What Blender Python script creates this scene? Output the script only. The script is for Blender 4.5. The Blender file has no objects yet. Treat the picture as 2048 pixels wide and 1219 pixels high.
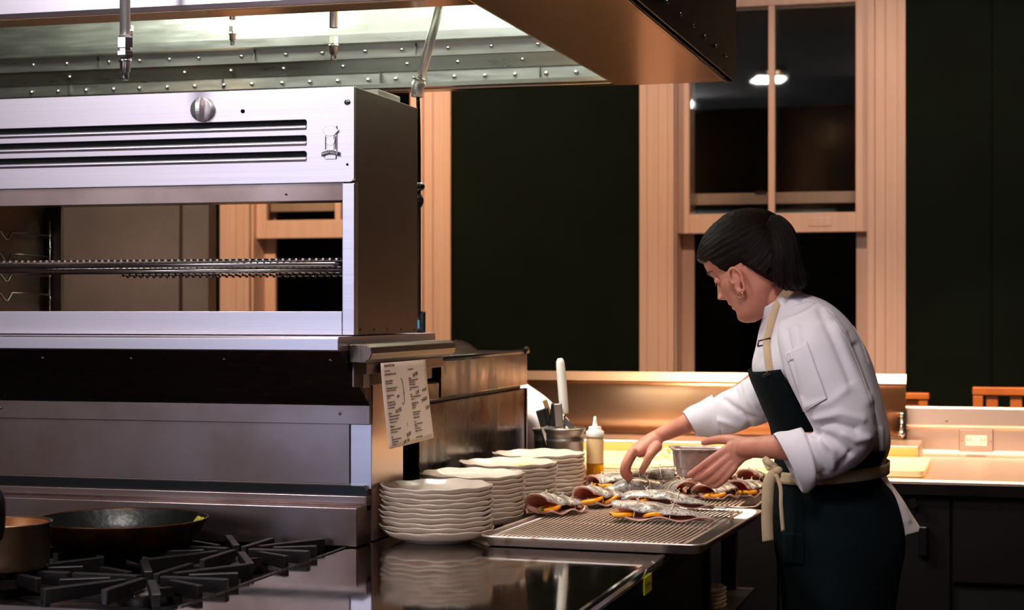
import bpy, bmesh, math, random
from mathutils import Vector, Matrix, noise
from math import sin, cos, pi, radians, atan, sqrt, exp

random.seed(7)
SC = bpy.context.scene
COL = SC.collection

# ------------------------------------------------------------------ camera, world, light, exposure
FPX = 3550.0          # focal length in pixels of the 2048 px wide frame
EYE = 1.39            # camera height
HY = 620.0            # horizon row
TH = atan(988.0 / FPX)
ST, CT = sin(TH), cos(TH)
cam_d = bpy.data.cameras.new('camera')
cam = bpy.data.objects.new('camera', cam_d)
COL.objects.link(cam)
cam.location = (0, 0, EYE)
cam.rotation_euler = (pi / 2, 0, TH)
cam_d.sensor_width = 36
cam_d.lens = 36 * FPX / 2048
cam_d.shift_y = (HY - 609.5) / 2048
cam_d.clip_start = 0.05
cam_d.dof.use_dof = True
cam_d.dof.focus_distance = 3.75
cam_d.dof.aperture_fstop = 6.3
SC.camera = cam

W = bpy.data.worlds.new('night')
SC.world = W
W.use_nodes = True
W.node_tree.nodes['Background'].inputs[0].default_value = (0.03, 0.03, 0.04, 1)
W.node_tree.nodes['Background'].inputs[1].default_value = 0.15
SC.view_settings.view_transform = 'Standard'
SC.view_settings.look = 'None'
SC.view_settings.gamma = 1
SC.view_settings.exposure = 0.0
SC.view_settings.use_curve_mapping = False
SC.cycles.use_denoising = True
SC.cycles.max_bounces = 7
SC.cycles.sample_clamp_indirect = 6

def area(name, loc, target, sx, sy, power, color, spread=180):
    l = bpy.data.lights.new(name, 'AREA')
    l.shape = 'RECTANGLE'; l.size = sx; l.size_y = sy
    l.energy = power; l.color = color
    l.spread = radians(spread)
    o = bpy.data.objects.new(name, l); COL.objects.link(o)
    o.location = loc
    o.rotation_euler = (Vector(target) - Vector(loc)).to_track_quat('-Z', 'Y').to_euler()
    return o

def spot(name, loc, target, power, color, angle=60, blend=.5, radius=.04):
    l = bpy.data.lights.new(name, 'SPOT')
    l.energy = power; l.color = color; l.spot_size = radians(angle); l.spot_blend = blend
    l.shadow_soft_size = radius
    o = bpy.data.objects.new(name, l); COL.objects.link(o)
    o.location = loc
    o.rotation_euler = (Vector(target) - Vector(loc)).to_track_quat('-Z', 'Y').to_euler()
    return o

COOL = (0.98, 0.935, .985)
WARM = (1.0, 0.66, 0.43)
# kitchen ceiling lamps, and an added unseen panel light brightening the steel fronts
area('steel_fill_panel', (-3.4, -2.2, 2.2), (-1.9, 3.3, 1.45), 3.6, 1.5, 34, COOL)
area('ceiling_lamp', (-2.7, 0.9, 2.98), (-1.7, 3.3, 1.2), .35, .35, 30, COOL)
area('ceiling_lamp', (-1.62, 2.95, 3.02), (-1.55, 3.1, 1.0), .20, .20, 16, (1.0, .92, .86))
area('ceiling_lamp', (-0.5, 1.9, 3.05), (-0.8, 3.8, 1.1), .40, .40, 43, (1.0, .93, .92))
# added blue-white light, source unseen, for the bluish gleams on the steel ends
area('blue_gleam_light', (-2.62, -0.6, 1.25), (-1.3, 3.4, 1.25), .42, 1.9, 9, (0.40, .58, 1.0))
# hood lights
for hx in (-2.2, -1.30):
    area('hood_lamp', (hx, 4.00, 2.46), (hx, 4.52, 2.13), .34, .16, 46, (0.97, 1.0, .92))
# warm spots of the dining side
for sx_, p_, c_ in ((-3.3, 120, (1, .60, .33)), (-2.2, 90, (1, .60, .34)), (-0.68, 46, WARM), (0.1, 46, WARM)):
    spot('dining_spot', (sx_, 6.1, 2.95), (sx_ + .05, 7.7, 1.5), p_, c_, 95, .8)
# strip lamps over and behind the prep counter
area('counter_strip_lamp', (-.20, 5.62, 2.86), (-.20, 5.80, .95), 2.1, .10, 70, (1.0, .66, .40), 110)
area('uplight_strip_lamp', (-1.05, 6.062, 1.085), (-1.05, 6.12, 2.5), 1.5, .03, 16, (1.0, .62, .36))

# ------------------------------------------------------------------ pixel -> world helpers
def pw(u, v, d):
    r = (u - 1024) / FPX
    return Vector((d * (-ST + r * CT), d * (CT + r * ST), EYE + d * (HY - v) / FPX))
def dY(u, Y):
    r = (u - 1024) / FPX
    return Y / (CT + r * ST)
def py(u, v, Y): return pw(u, v, dY(u, Y))
def px(u, v, X):
    r = (u - 1024) / FPX
    return pw(u, v, X / (-ST + r * CT))
def pz(u, v, z): return pw(u, v, (EYE - z) * FPX / (v - HY))
RV = Vector((CT, ST, 0)); FV = Vector((-ST, CT, 0)); UP = Vector((0, 0, 1))

def lin(c):
    def f(x):
        x /= 255.0
        return x / 12.92 if x <= .04045 else ((x + .055) / 1.055) ** 2.4
    return (f(c[0]), f(c[1]), f(c[2]), 1)

# ------------------------------------------------------------------ materials
def mat(name, c, rough=.5, metal=0.0, c2=None, scale=6, stretch=(1, 1, 1), bump=0, bscale=None,
        rvar=0, detail=4, spec=.5, lo=.35, hi=.65, coat=0, sheen=0, trans=0, ior=1.45, emit=None, alpha=1, sss=0):
    m = bpy.data.materials.new(name); m.use_nodes = True
    nt = m.node_tree; N = nt.nodes; L = nt.links
    b = N['Principled BSDF']
    b.inputs['Base Color'].default_value = lin(c)
    b.inputs['Roughness'].default_value = rough
    b.inputs['Metallic'].default_value = metal
    b.inputs['Specular IOR Level'].default_value = spec
    b.inputs['Coat Weight'].default_value = coat
    b.inputs['Coat Roughness'].default_value = .08
    b.inputs['Sheen Weight'].default_value = sheen
    b.inputs['Transmission Weight'].default_value = trans
    b.inputs['IOR'].default_value = ior
    b.inputs['Alpha'].default_value = alpha
    if sss:
        b.inputs['Subsurface Weight'].default_value = sss
        b.inputs['Subsurface Radius'].default_value = (.012, .005, .003)
        b.inputs['Subsurface Scale'].default_value = 1
    if emit:
        b.inputs['Emission Color'].default_value = lin(emit[0]); b.inputs['Emission Strength'].default_value = emit[1]
    if c2 is None and not bump and not rvar:
        return m
    tc = N.new('ShaderNodeTexCoord'); mp = N.new('ShaderNodeMapping')
    mp.inputs['Scale'].default_value = stretch
    L.new(tc.outputs['Object'], mp.inputs[0])
    nz = N.new('ShaderNodeTexNoise'); nz.inputs['Scale'].default_value = scale; nz.inputs['Detail'].default_value = detail
    L.new(mp.outputs[0], nz.inputs['Vector'])
    if c2 is not None:
        rp = N.new('ShaderNodeValToRGB')
        rp.color_ramp.elements[0].position = lo; rp.color_ramp.elements[0].color = lin(c)
        rp.color_ramp.elements[1].position = hi; rp.color_ramp.elements[1].color = lin(c2)
        L.new(nz.outputs[0], rp.inputs[0]); L.new(rp.outputs[0], b.inputs['Base Color'])
    if rvar:
        mr = N.new('ShaderNodeMapRange'); mr.inputs[3].default_value = max(0.02, rough - rvar); mr.inputs[4].default_value = rough + rvar
        mr.inputs[1].default_value = .3; mr.inputs[2].default_value = .7
        L.new(nz.outputs[0], mr.inputs[0]); L.new(mr.outputs[0], b.inputs['Roughness'])
    if bump:
        n2 = nz
        if bscale:
            n2 = N.new('ShaderNodeTexNoise'); n2.inputs['Scale'].default_value = bscale; n2.inputs['Detail'].default_value = 3
            L.new(mp.outputs[0], n2.inputs['Vector'])
        bp = N.new('ShaderNodeBump'); bp.inputs['Strength'].default_value = bump; bp.inputs['Distance'].default_value = .002
        L.new(n2.outputs[0], bp.inputs['Height']); L.new(bp.outputs[0], b.inputs['Normal'])
    return m

def steel(name, c, rough, stretch=(1, 1, 60), rvar=.04, bump=.0, c2=None, scale=8, **k):
    return mat(name, c, rough, 1.0, c2=c2, scale=scale, stretch=stretch, bump=bump, rvar=rvar, **k)

M = {}
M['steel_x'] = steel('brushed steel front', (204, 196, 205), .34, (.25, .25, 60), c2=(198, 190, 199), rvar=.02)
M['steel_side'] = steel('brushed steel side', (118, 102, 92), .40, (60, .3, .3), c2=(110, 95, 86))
M['steel_back'] = steel('heat stained steel', (150, 132, 128), .33, (1, 1, 1), c2=(112, 90, 80), scale=4, lo=.38, hi=.72, rvar=.06)
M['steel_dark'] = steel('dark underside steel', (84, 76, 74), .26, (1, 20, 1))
M['steel_top'] = steel('polished counter steel', (156, 148, 144), .065, (3, 1, 1), rvar=.025, c2=(146, 138, 134), scale=5)
M['steel_hood'] = steel('hood skin steel', (214, 196, 176), .16, (1, 1, 4), rvar=.04, bump=.03)
M['steel_hood_in'] = steel('hood inner steel', (214, 218, 204), .30, (1, 1, 8), rvar=.03)
M['steel_warm'] = mat('back counter steel', (232, 208, 190), .36, 1.0)
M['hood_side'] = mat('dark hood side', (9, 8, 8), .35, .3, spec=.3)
M['chrome'] = mat('chrome fitting', (210, 205, 202), .24, 1.0)
M['zinc'] = mat('zinc plated tube', (206, 200, 198), .42, .75)
M['steel_greasy'] = steel('greasy fryer steel', (52, 37, 30), .26, (1, 1, .35), c2=(15, 11, 9), lo=.42, hi=.62, rvar=.10, bump=.12, scale=16)
M['iron'] = mat('cast iron', (22, 19, 20), .42, .1, c2=(44, 30, 25), scale=22, lo=.5, hi=.85, bump=.4, bscale=90)
M['burner_dirt'] = mat('burnt drip tray', (16, 12, 11), .5, .3, c2=(78, 46, 34), scale=18, lo=.55, hi=.8, bump=.3)
M['black'] = mat('black gap', (6, 5, 5), .5)
M['black_metal'] = mat('black enamel', (16, 15, 16), .3, .2)
M['screw'] = mat('screw metal', (150, 142, 140), .25, 1.0)
M['trim'] = mat('warm white painted wood', (218, 190, 178), .5, c2=(212, 183, 170), scale=4, stretch=(12, 12, .6), spec=.3)
M['wall'] = mat('dark green plaster', (14, 24, 18), .8, c2=(11, 20, 15), scale=3, bump=.1, bscale=60, spec=.1)
M['floor'] = mat('dark quarry tile', (58, 42, 36), .5, c2=(46, 34, 30), scale=5)
M['ceil'] = mat('dim ceiling paint', (150, 140, 130), .8)
M['kitchen_wall'] = mat('kitchen white wall board', (178, 170, 168), .6)
M['lid'] = mat('warm lid steel', (204, 158, 124), .36, 1.0)
M['tall_panel'] = mat('dull brown steel', (118, 94, 78), .42, 1.0, c2=(104, 84, 70), scale=5)
M['dark_tray'] = mat('burnt and shaded tray floor', (52, 36, 28), .4, .5, c2=(24, 17, 14), scale=30)  # burnt floor, with the shade between the rack wires put into the colour
M['badge_metal'] = mat('satin badge metal', (206, 196, 196), .34, .9)
M['flange'] = mat('hood flange with warm reflection tint', (226, 180, 142), .20, .85)  # steel flange; the warm reflection it shows is put into the colour
M['glass'] = mat('night window glass', (8, 8, 10), .03, 0, spec=.6)
M['night'] = mat('night outside', (3, 3, 4), .9)
M['plate'] = mat('glazed cream plate', (214, 196, 180), .20, 0, c2=(206, 187, 170), scale=9, coat=.4)
M['paper'] = mat('menu paper', (232, 206, 188), .85, spec=.1)
M['ink'] = mat('printed ink', (92, 74, 66), .8, spec=.1)
M['marker'] = mat('marker ink', (14, 12, 12), .6)
M['tray'] = mat('worn sheet pan', (214, 198, 188), .40, .9, c2=(150, 108, 84), scale=26, lo=.56, hi=.80, rvar=.06, bump=.06)
M['rack'] = mat('wire rack metal', (228, 204, 186), .36, .6)
M['pan_out'] = mat('burnt pan outside', (64, 36, 20), .38, .7, c2=(134, 86, 42), scale=14, stretch=(1, 1, .4), lo=.45, hi=.8, bump=.2)
M['pan_in'] = mat('oiled nonstick inside', (12, 14, 13), .34, .0, bump=.5, bscale=60, scale=30, c2=(34, 38, 27), lo=.6, hi=.85)
M['residue'] = mat('yellow egg residue', (184, 176, 52), .5, c2=(140, 136, 44), scale=60, bump=.4)
M['pot'] = mat('used steel pot', (184, 158, 132), .30, 1.0, c2=(140, 112, 84), scale=10, stretch=(1, 1, .3), rvar=.1)
M['pot_in'] = mat('pot interior copper sheen', (196, 140, 92), .35, .8)
M['rubber'] = mat('black handle', (12, 12, 14), .35)
M['white_plastic'] = mat('white plastic', (206, 196, 188), .38)
M['bottle'] = mat('cloudy bottle plastic', (232, 196, 146), .3, 0, trans=.25, ior=1.2)
M['bottle_clear'] = mat('clear oily plastic', (255, 236, 190), .12, 0, trans=1.0, ior=1.05)
M['outlet_white'] = mat('white outlet plastic', (252, 240, 222), .4)
M['oil'] = mat('golden oil', (226, 156, 6), .2, 0)
M['board'] = mat('cutting board', (240, 222, 170), .5, c2=(232, 212, 158), scale=8)
M['board_edge'] = mat('yellow cutting board rail', (232, 176, 96), .5)
M['food'] = mat('sliced pale food', (248, 236, 206), .5, c2=(232, 190, 130), scale=50, sss=.1)
M['wood'] = mat('orange chair wood', (196, 112, 50), .4, c2=(170, 92, 38), scale=6, stretch=(1, 1, .2))
M['cabinet'] = mat('dark cabinet steel', (22, 17, 16), .45, .3, spec=.3)
M['yellow'] = mat('yellow tape', (252, 244, 20), .6)
M['sticker'] = mat('yellow green sticker', (206, 200, 92), .5)
M['sticker_red'] = mat('red sticker print', (150, 70, 50), .5)
M['screen'] = mat('lit device screen', (40, 90, 120), .3, emit=((70, 140, 190), .6))
M['skin'] = mat('skin', (196, 130, 108), .50, 0, c2=(184, 114, 94), scale=28, sss=.10, bump=.12, bscale=220, spec=.35)
M['lips'] = mat('lips', (176, 96, 88), .4)
M['hair'] = mat('dark brown hair', (17, 12, 10), .34, 0, c2=(40, 26, 18), scale=5, stretch=(1, 1, 1), spec=.5)
M['lash'] = mat('dark lashes', (10, 7, 6), .6)
M['brow'] = mat('brown eyebrow', (60, 40, 30), .7)
M['gold'] = mat('gold earring', (230, 170, 110), .2, 1.0)
M['jacket'] = mat('white cotton twill', (218, 209, 215), .9, c2=(211, 202, 208), scale=12, bump=.12, bscale=420, spec=.15)
M['seam'] = mat('white stitched seam', (206, 196, 200), .85)
M['apron'] = mat('dark green blue canvas', (6, 16, 20), .9, c2=(4, 12, 15), scale=9, bump=.3, bscale=500, spec=.12)
M['strap'] = mat('beige webbing', (196, 168, 134), .85, bump=.5, scale=30, stretch=(1, 1, 12), bscale=100, spec=.2)
M['buckle'] = mat('dark buckle', (70, 56, 46), .3, .8)
M['trousers'] = mat('black trousers', (5, 5, 6), .9, spec=.1)
M['fish_skin'] = None
M['flesh'] = mat('pink trout flesh', (216, 174, 158), .36, 0, c2=(192, 138, 122), scale=40, sss=.12, coat=.3, bump=.2)
M['orange'] = mat('orange slice', (255, 168, 8), .35, 0, c2=(255, 146, 4), scale=60, coat=.3)
M['herb'] = mat('green herb', (30, 58, 18), .45, c2=(20, 40, 14), scale=80)
M['twine'] = mat('butcher twine', (222, 204, 184), .8)

def fish_mat():
    m = mat('speckled trout skin', (176, 166, 158), .34, .1, coat=.35)
    nt = m.node_tree; N = nt.nodes; L = nt.links; b = N['Principled BSDF']
    tc = N.new('ShaderNodeTexCoord')
    sp = N.new('ShaderNodeSeparateXYZ'); L.new(tc.outputs['Object'], sp.inputs[0])
    nz = N.new('ShaderNodeTexNoise'); nz.inputs['Scale'].default_value = 210; nz.inputs['Detail'].default_value = 3
    L.new(tc.outputs['Object'], nz.inputs['Vector'])
    n2 = N.new('ShaderNodeTexNoise'); n2.inputs['Scale'].default_value = 26; n2.inputs['Detail'].default_value = 5
    L.new(tc.outputs['Object'], n2.inputs['Vector'])
    r2 = N.new('ShaderNodeValToRGB')
    r2.color_ramp.elements[0].position = .34; r2.color_ramp.elements[0].color = lin((92, 82, 75))
    r2.color_ramp.elements[1].position = .62; r2.color_ramp.elements[1].color = lin((204, 191, 180))
    L.new(n2.outputs[0], r2.inputs[0])
    r1 = N.new('ShaderNodeValToRGB')
    r1.color_ramp.elements[0].position = .52; r1.color_ramp.elements[0].color = (1, 1, 1, 1)
    r1.color_ramp.elements[1].position = .62; r1.color_ramp.elements[1].color = (.09, .08, .08, 1)
    L.new(nz.outputs[0], r1.inputs[0])
    mx = N.new('ShaderNodeMix'); mx.data_type = 'RGBA'; mx.blend_type = 'MULTIPLY'; mx.inputs[0].default_value = .8
    L.new(r2.outputs[0], mx.inputs[6]); L.new(r1.outputs[0], mx.inputs[7])
    # the back of the fish (local +y side) is darker
    mr = N.new('ShaderNodeMapRange'); mr.inputs[1].default_value = 0.012; mr.inputs[2].default_value = .040
    mr.inputs[3].default_value = 0; mr.inputs[4].default_value = .72
    L.new(sp.outputs[1], mr.inputs[0])
    m2 = N.new('ShaderNodeMix'); m2.data_type = 'RGBA'; m2.inputs[7].default_value = lin((46, 42, 38))
    L.new(mr.outputs[0], m2.inputs[0]); L.new(mx.outputs[2], m2.inputs[6]); L.new(m2.outputs[2], b.inputs['Base Color'])
    bp = N.new('ShaderNodeBump'); bp.inputs['Strength'].default_value = .35; bp.inputs['Distance'].default_value = .002
    L.new(nz.outputs[0], bp.inputs['Height']); L.new(bp.outputs[0], b.inputs['Normal'])
    return m
M['fish_skin'] = fish_mat()

def hair_mat():
    m = mat('strand hair', (6, 4, 4), .42, 0, spec=.13)
    nt = m.node_tree; N = nt.nodes; L = nt.links; b = N['Principled BSDF']
    at = N.new('ShaderNodeAttribute'); at.attribute_name = 'strand'
    mp = N.new('ShaderNodeMapping'); mp.inputs['Scale'].default_value = (90, 3, 1)
    L.new(at.outputs['Vector'], mp.inputs[0])
    nz = N.new('ShaderNodeTexNoise'); nz.inputs['Scale'].default_value = 1.0; nz.inputs['Detail'].default_value = 6
    L.new(mp.outputs[0], nz.inputs['Vector'])
    rp = N.new('ShaderNodeValToRGB')
    rp.color_ramp.elements[0].position = .42; rp.color_ramp.elements[0].color = lin((5, 4, 4))
    rp.color_ramp.elements[1].position = .72; rp.color_ramp.elements[1].color = lin((38, 22, 14))
    L.new(nz.outputs[0], rp.inputs[0]); L.new(rp.outputs[0], b.inputs['Base Color'])
    bp = N.new('ShaderNodeBump'); bp.inputs['Strength'].default_value = .8; bp.inputs['Distance'].default_value = .003
    L.new(nz.outputs[0], bp.inputs['Height']); L.new(bp.outputs[0], b.inputs['Normal'])
    return m
M['hair'] = hair_mat()

# ------------------------------------------------------------------ mesh builder
def cr(p0, p1, p2, p3, t):
    return 0.5 * ((2 * p1) + (p2 - p0) * t + (2 * p0 - 5 * p1 + 4 * p2 - p3) * t * t + (3 * p1 - p0 - 3 * p2 + p3) * t ** 3)
def smooth_path(pts, k=6):
    pts = [Vector(p) for p in pts]
    if len(pts) < 3: return pts
    out = []
    for i in range(len(pts) - 1):
        p0 = pts[max(i - 1, 0)]; p3 = pts[min(i + 2, len(pts) - 1)]
        for j in range(k):
            out.append(cr(p0, pts[i], pts[i + 1], p3, j / k))
    out.append(pts[-1])
    return out

class MB:
    def __init__(s): s.v = []; s.f = []; s.m = []; s.sm = []
    def add(s, vs, fs, mi=0, smooth=False):
        o = len(s.v); s.v += [Vector(x) for x in vs]
        for f in fs: s.f.append([i + o for i in f]); s.m.append(mi); s.sm.append(smooth)
        return s
    def box(s, x0, x1, y0, y1, z0, z1, mi=0):
        vs = [(x, y, z) for z in (z0, z1) for y in (y0, y1) for x in (x0, x1)]
        return s.add(vs, [(0, 2, 3, 1), (4, 5, 7, 6), (0, 1, 5, 4), (2, 6, 7, 3), (0, 4, 6, 2), (1, 3, 7, 5)], mi)
    def obox(s, c, ax, ay, az, mi=0):
        c = Vector(c); vs = [c + ax * i + ay * j + az * k for k in (-1, 1) for j in (-1, 1) for i in (-1, 1)]
        return s.add(vs, [(0, 2, 3, 1), (4, 5, 7, 6), (0, 1, 5, 4), (2, 6, 7, 3), (0, 4, 6, 2), (1, 3, 7, 5)], mi)
    def prism_x(s, prof, x0, x1, mi=0):     # profile of (y,z) extruded along x
        n = len(prof); vs = [(x0, y, z) for y, z in prof] + [(x1, y, z) for y, z in prof]
        fs = [(i, (i + 1) % n, n + (i + 1) % n, n + i) for i in range(n)] + [tuple(range(n))[::-1], tuple(range(n, 2 * n))]
        return s.add(vs, fs, mi)
    def prism_y(s, prof, y0, y1, mi=0):     # profile of (x,z)
        n = len(prof); vs = [(x, y0, z) for x, z in prof] + [(x, y1, z) for x, z in prof]
        fs = [(i, (i + 1) % n, n + (i + 1) % n, n + i) for i in range(n)] + [tuple(range(n))[::-1], tuple(range(n, 2 * n))]
        return s.add(vs, fs, mi)
    def prism_z(s, prof, z0, z1, mi=0):
        n = len(prof); vs = [(x, y, z0) for x, y in prof] + [(x, y, z1) for x, y in prof]
        fs = [(i, (i + 1) % n, n + (i + 1) % n, n + i) for i in range(n)] + [tuple(range(n))[::-1], tuple(range(n, 2 * n))]
        return s.add(vs, fs, mi)
    def rings(s, rings, closed=True, cap=True, mi=0, smooth=True):
        n = len(rings[0]); vs = [p for r in rings for p in r]; fs = []
        for i in range(len(rings) - 1):
            for j in range(n if closed else n - 1):
                a = i * n + j; b = i * n + (j + 1) % n
                fs.append((a, b, b + n, a + n))
        s.add(vs, fs, mi, smooth)
        if cap and closed:
            o = len(s.v) - len(vs)
            s.f.append([o + j for j in range(n)][::-1]); s.m.append(mi); s.sm.append(False)
            q = o + (len(rings) - 1) * n
            s.f.append([q + j for j in range(n)]); s.m.append(mi); s.sm.append(False)
        return s
    def tube(s, pts, r, n=8, mi=0, cap=True, flat=None, up=None):
        pts = [Vector(p) for p in pts]; R = []; prev = None
        rr = r if isinstance(r, (list, tuple)) else [r] * len(pts)
        for i, p in enumerate(pts):
            t = (pts[min(i + 1, len(pts) - 1)] - pts[max(i - 1, 0)]).normalized()
            if up is not None: a = up.cross(t)
            elif prev is None: a = t.orthogonal()
            else: a = prev - t * prev.dot(t)
            a.normalize(); prev = a; b = t.cross(a)
            R.append([p + (a * cos(2 * pi * k / n) + b * sin(2 * pi * k / n) * (flat or 1)) * rr[i] for k in range(n)])
        return s.rings(R, True, cap, mi)
    def cyl(s, p0, p1, r0, r1=None, n=16, mi=0):
        return s.tube([p0, p1], [r0, r0 if r1 is None else r1], n, mi)
    def lathe(s, prof, c=(0, 0, 0), n=32, mi=0, wob=None, cap=False, smooth=True):
        c = Vector(c); R = []
        for k, (r, z) in enumerate(prof):
            ring = []
            for j in range(n):
                a = 2 * pi * j / n; r2, z2 = (r, z) if wob is None else wob(r, z, a)
                ring.append(c + Vector((r2 * cos(a), r2 * sin(a), z2)))
            R.append(ring)
        return s.rings(R, True, cap, mi, smooth)
    def grid(s, fn, nu, nv, mi=0, smooth=True, closed=False):
        R = [[fn(i / nu, j / nv) for j in range(nv + (0 if closed else 1))] for i in range(nu + 1)]
        return s.rings(R, closed, False, mi, smooth)
    def ball(s, c, rx, ry=None, rz=None, n=12, mi=0, rot=None):
        ry = ry or rx; rz = rz or rx; c = Vector(c)
        R = []
        for i in range(n + 1):
            th = pi * i / n
            st = max(sin(th), .02)
            ring = []
            for j in range(n * 2):
                a = pi * j / n
                q = Vector((rx * st * cos(a), ry * st * sin(a), rz * cos(th)))
                ring.append(c + (rot @ q if rot else q))
            R.append(ring)
        return s.rings(R, True, True, mi, True)
    def build(s, name, mats, parent=None, bevel=0, world=True, sub=0, solid=0, seg=2):
        me = bpy.data.meshes.new(name)
        off = Vector((0, 0, 0))
        if parent is not None and world:
            q = parent
            while q is not None: off += q.location; q = q.parent
        me.from_pydata([v - off for v in s.v], [], s.f)
        if not isinstance(mats, (list, tuple)): mats = [mats]
        for m in mats: me.materials.append(M[m] if isinstance(m, str) else m)
        me.polygons.foreach_set('material_index', s.m)
        me.polygons.foreach_set('use_smooth', s.sm)
        bm = bmesh.new(); bm.from_mesh(me); bmesh.ops.recalc_face_normals(bm, faces=bm.faces); bm.to_mesh(me); bm.free()
        o = bpy.data.objects.new(name, me); COL.objects.link(o)
        if parent is not None: o.parent = parent
        if solid:
            md = o.modifiers.new('solid', 'SOLIDIFY'); md.thickness = abs(solid); md.offset = 0
        if bevel:
            md = o.modifiers.new('bevel', 'BEVEL'); md.width = bevel; md.segments = seg; md.limit_method = 'ANGLE'; md.angle_limit = radians(40)
            md.harden_normals = False
        if sub:
            md = o.modifiers.new('sub', 'SUBSURF'); md.levels = sub; md.render_levels = sub
        return o

def thing(name, loc, label, cat, group=None):
    o = bpy.data.objects.new(name, None); COL.objects.link(o); o.location = loc
    o['label'] = label; o['category'] = cat
    if group: o['group'] = group
    return o
def tag(o, label, cat, group=None):
    o['label'] = label; o['category'] = cat
    if group: o['group'] = group
    return o
def struct(o): o['kind'] = 'structure'; return o
def copy_tree(o, parent=None):
    c = o.copy(); COL.objects.link(c)
    if parent is not None: c.parent = parent
    for ch in [x for x in COL.objects if x.parent == o]: copy_tree(ch, c)
    return c
def kids_copy(root, kids):
    c = root.copy(); COL.objects.link(c)
    for k, sub in kids:
        kc = k.copy(); COL.objects.link(kc); kc.parent = c
        for s_ in sub:
            sc = s_.copy(); COL.objects.link(sc); sc.parent = kc
    return c
def text_obj(name, txt, size, mtx, material, parent=None, extrude=.0002, align='LEFT', sx=1):
    cu = bpy.data.curves.new(name, 'FONT'); cu.body = txt; cu.size = size; cu.extrude = extrude
    cu.align_x = align; cu.align_y = 'CENTER'; cu.resolution_u = 2
    cu.materials.append(M[material])
    o = bpy.data.objects.new(name, cu); COL.objects.link(o)
    m4 = mtx @ Matrix.Diagonal((sx, 1, 1, 1))
    if parent is not None:
        o.parent = parent
        q = parent; off = Vector((0, 0, 0))
        while q is not None: off += q.location; q = q.parent
        m4 = Matrix.Translation(-off) @ m4
    o.matrix_basis = m4
    dg = bpy.context.evaluated_depsgraph_get(); dg.update()
    me = bpy.data.meshes.new_from_object(o.evaluated_get(dg)); bpy.data.objects.remove(o)
    me.transform(m4)
    if not me.materials: me.materials.append(M[material])
    o = bpy.data.objects.new(name, me); COL.objects.link(o); o.parent = parent
    return o

def lerp_r0(rs, n):
    out = []
    for i in range(n):
        t = i / (n - 1) * (len(rs) - 1); k = min(int(t), len(rs) - 2); out.append(rs[k] + (rs[k + 1] - rs[k]) * (t - k))
    return out

# ================================================================== ROOM SHELL
YW = 7.7
o = MB().box(-7, 3.2, -3.2, 8.0, -.05, 0).build('floor', 'floor'); struct(o)
o = MB().box(-7, 3.2, -3.2, 8.0, 3.15, 3.2).build('ceiling', 'ceil'); struct(o)
o = MB().box(-7.1, -7, -3.2, 8.0, 0, 3.15).build('wall_left', 'kitchen_wall'); struct(o)
o = MB().box(3.1, 3.2, -3.2, 8.0, 0, 3.15).build('wall_right', 'wall'); struct(o)
o = MB().box(-7, 3.1, -3.2, -3.1, 0, 3.15).build('wall_front', 'kitchen_wall'); struct(o)
WINS = [(-1.555, -.410), (-3.565, -2.428)]
OPEN = [(a + .150, b - .150) for a, b in WINS]
WZ0, WZ1 = .62, 2.775
mb = MB()
xs = [-7] + sorted([x for p in OPEN for x in p]) + [3.1]
mb.box(xs[0], xs[1], YW, YW + .16, 0, 3.15)
mb.box(xs[2], xs[3], YW, YW + .16, 0, 3.15)
mb.box(xs[4], xs[5], YW, YW + .16, 0, 3.15)
for a, b in OPEN:
    mb.box(a, b, YW, YW + .16, 0, WZ0); mb.box(a, b, YW, YW + .16, WZ1, 3.15)
o = mb.build('wall_back', 'wall'); struct(o)
o = MB().box(-.055, 3.1, YW - .05, YW - .001, 0, 3.149).build('trim_1', 'wall', bevel=.004); struct(o)
o = MB().box(-7, 3.1, 9.4, 9.45, -1, 5).build('exterior_night', 'night'); struct(o)

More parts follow.
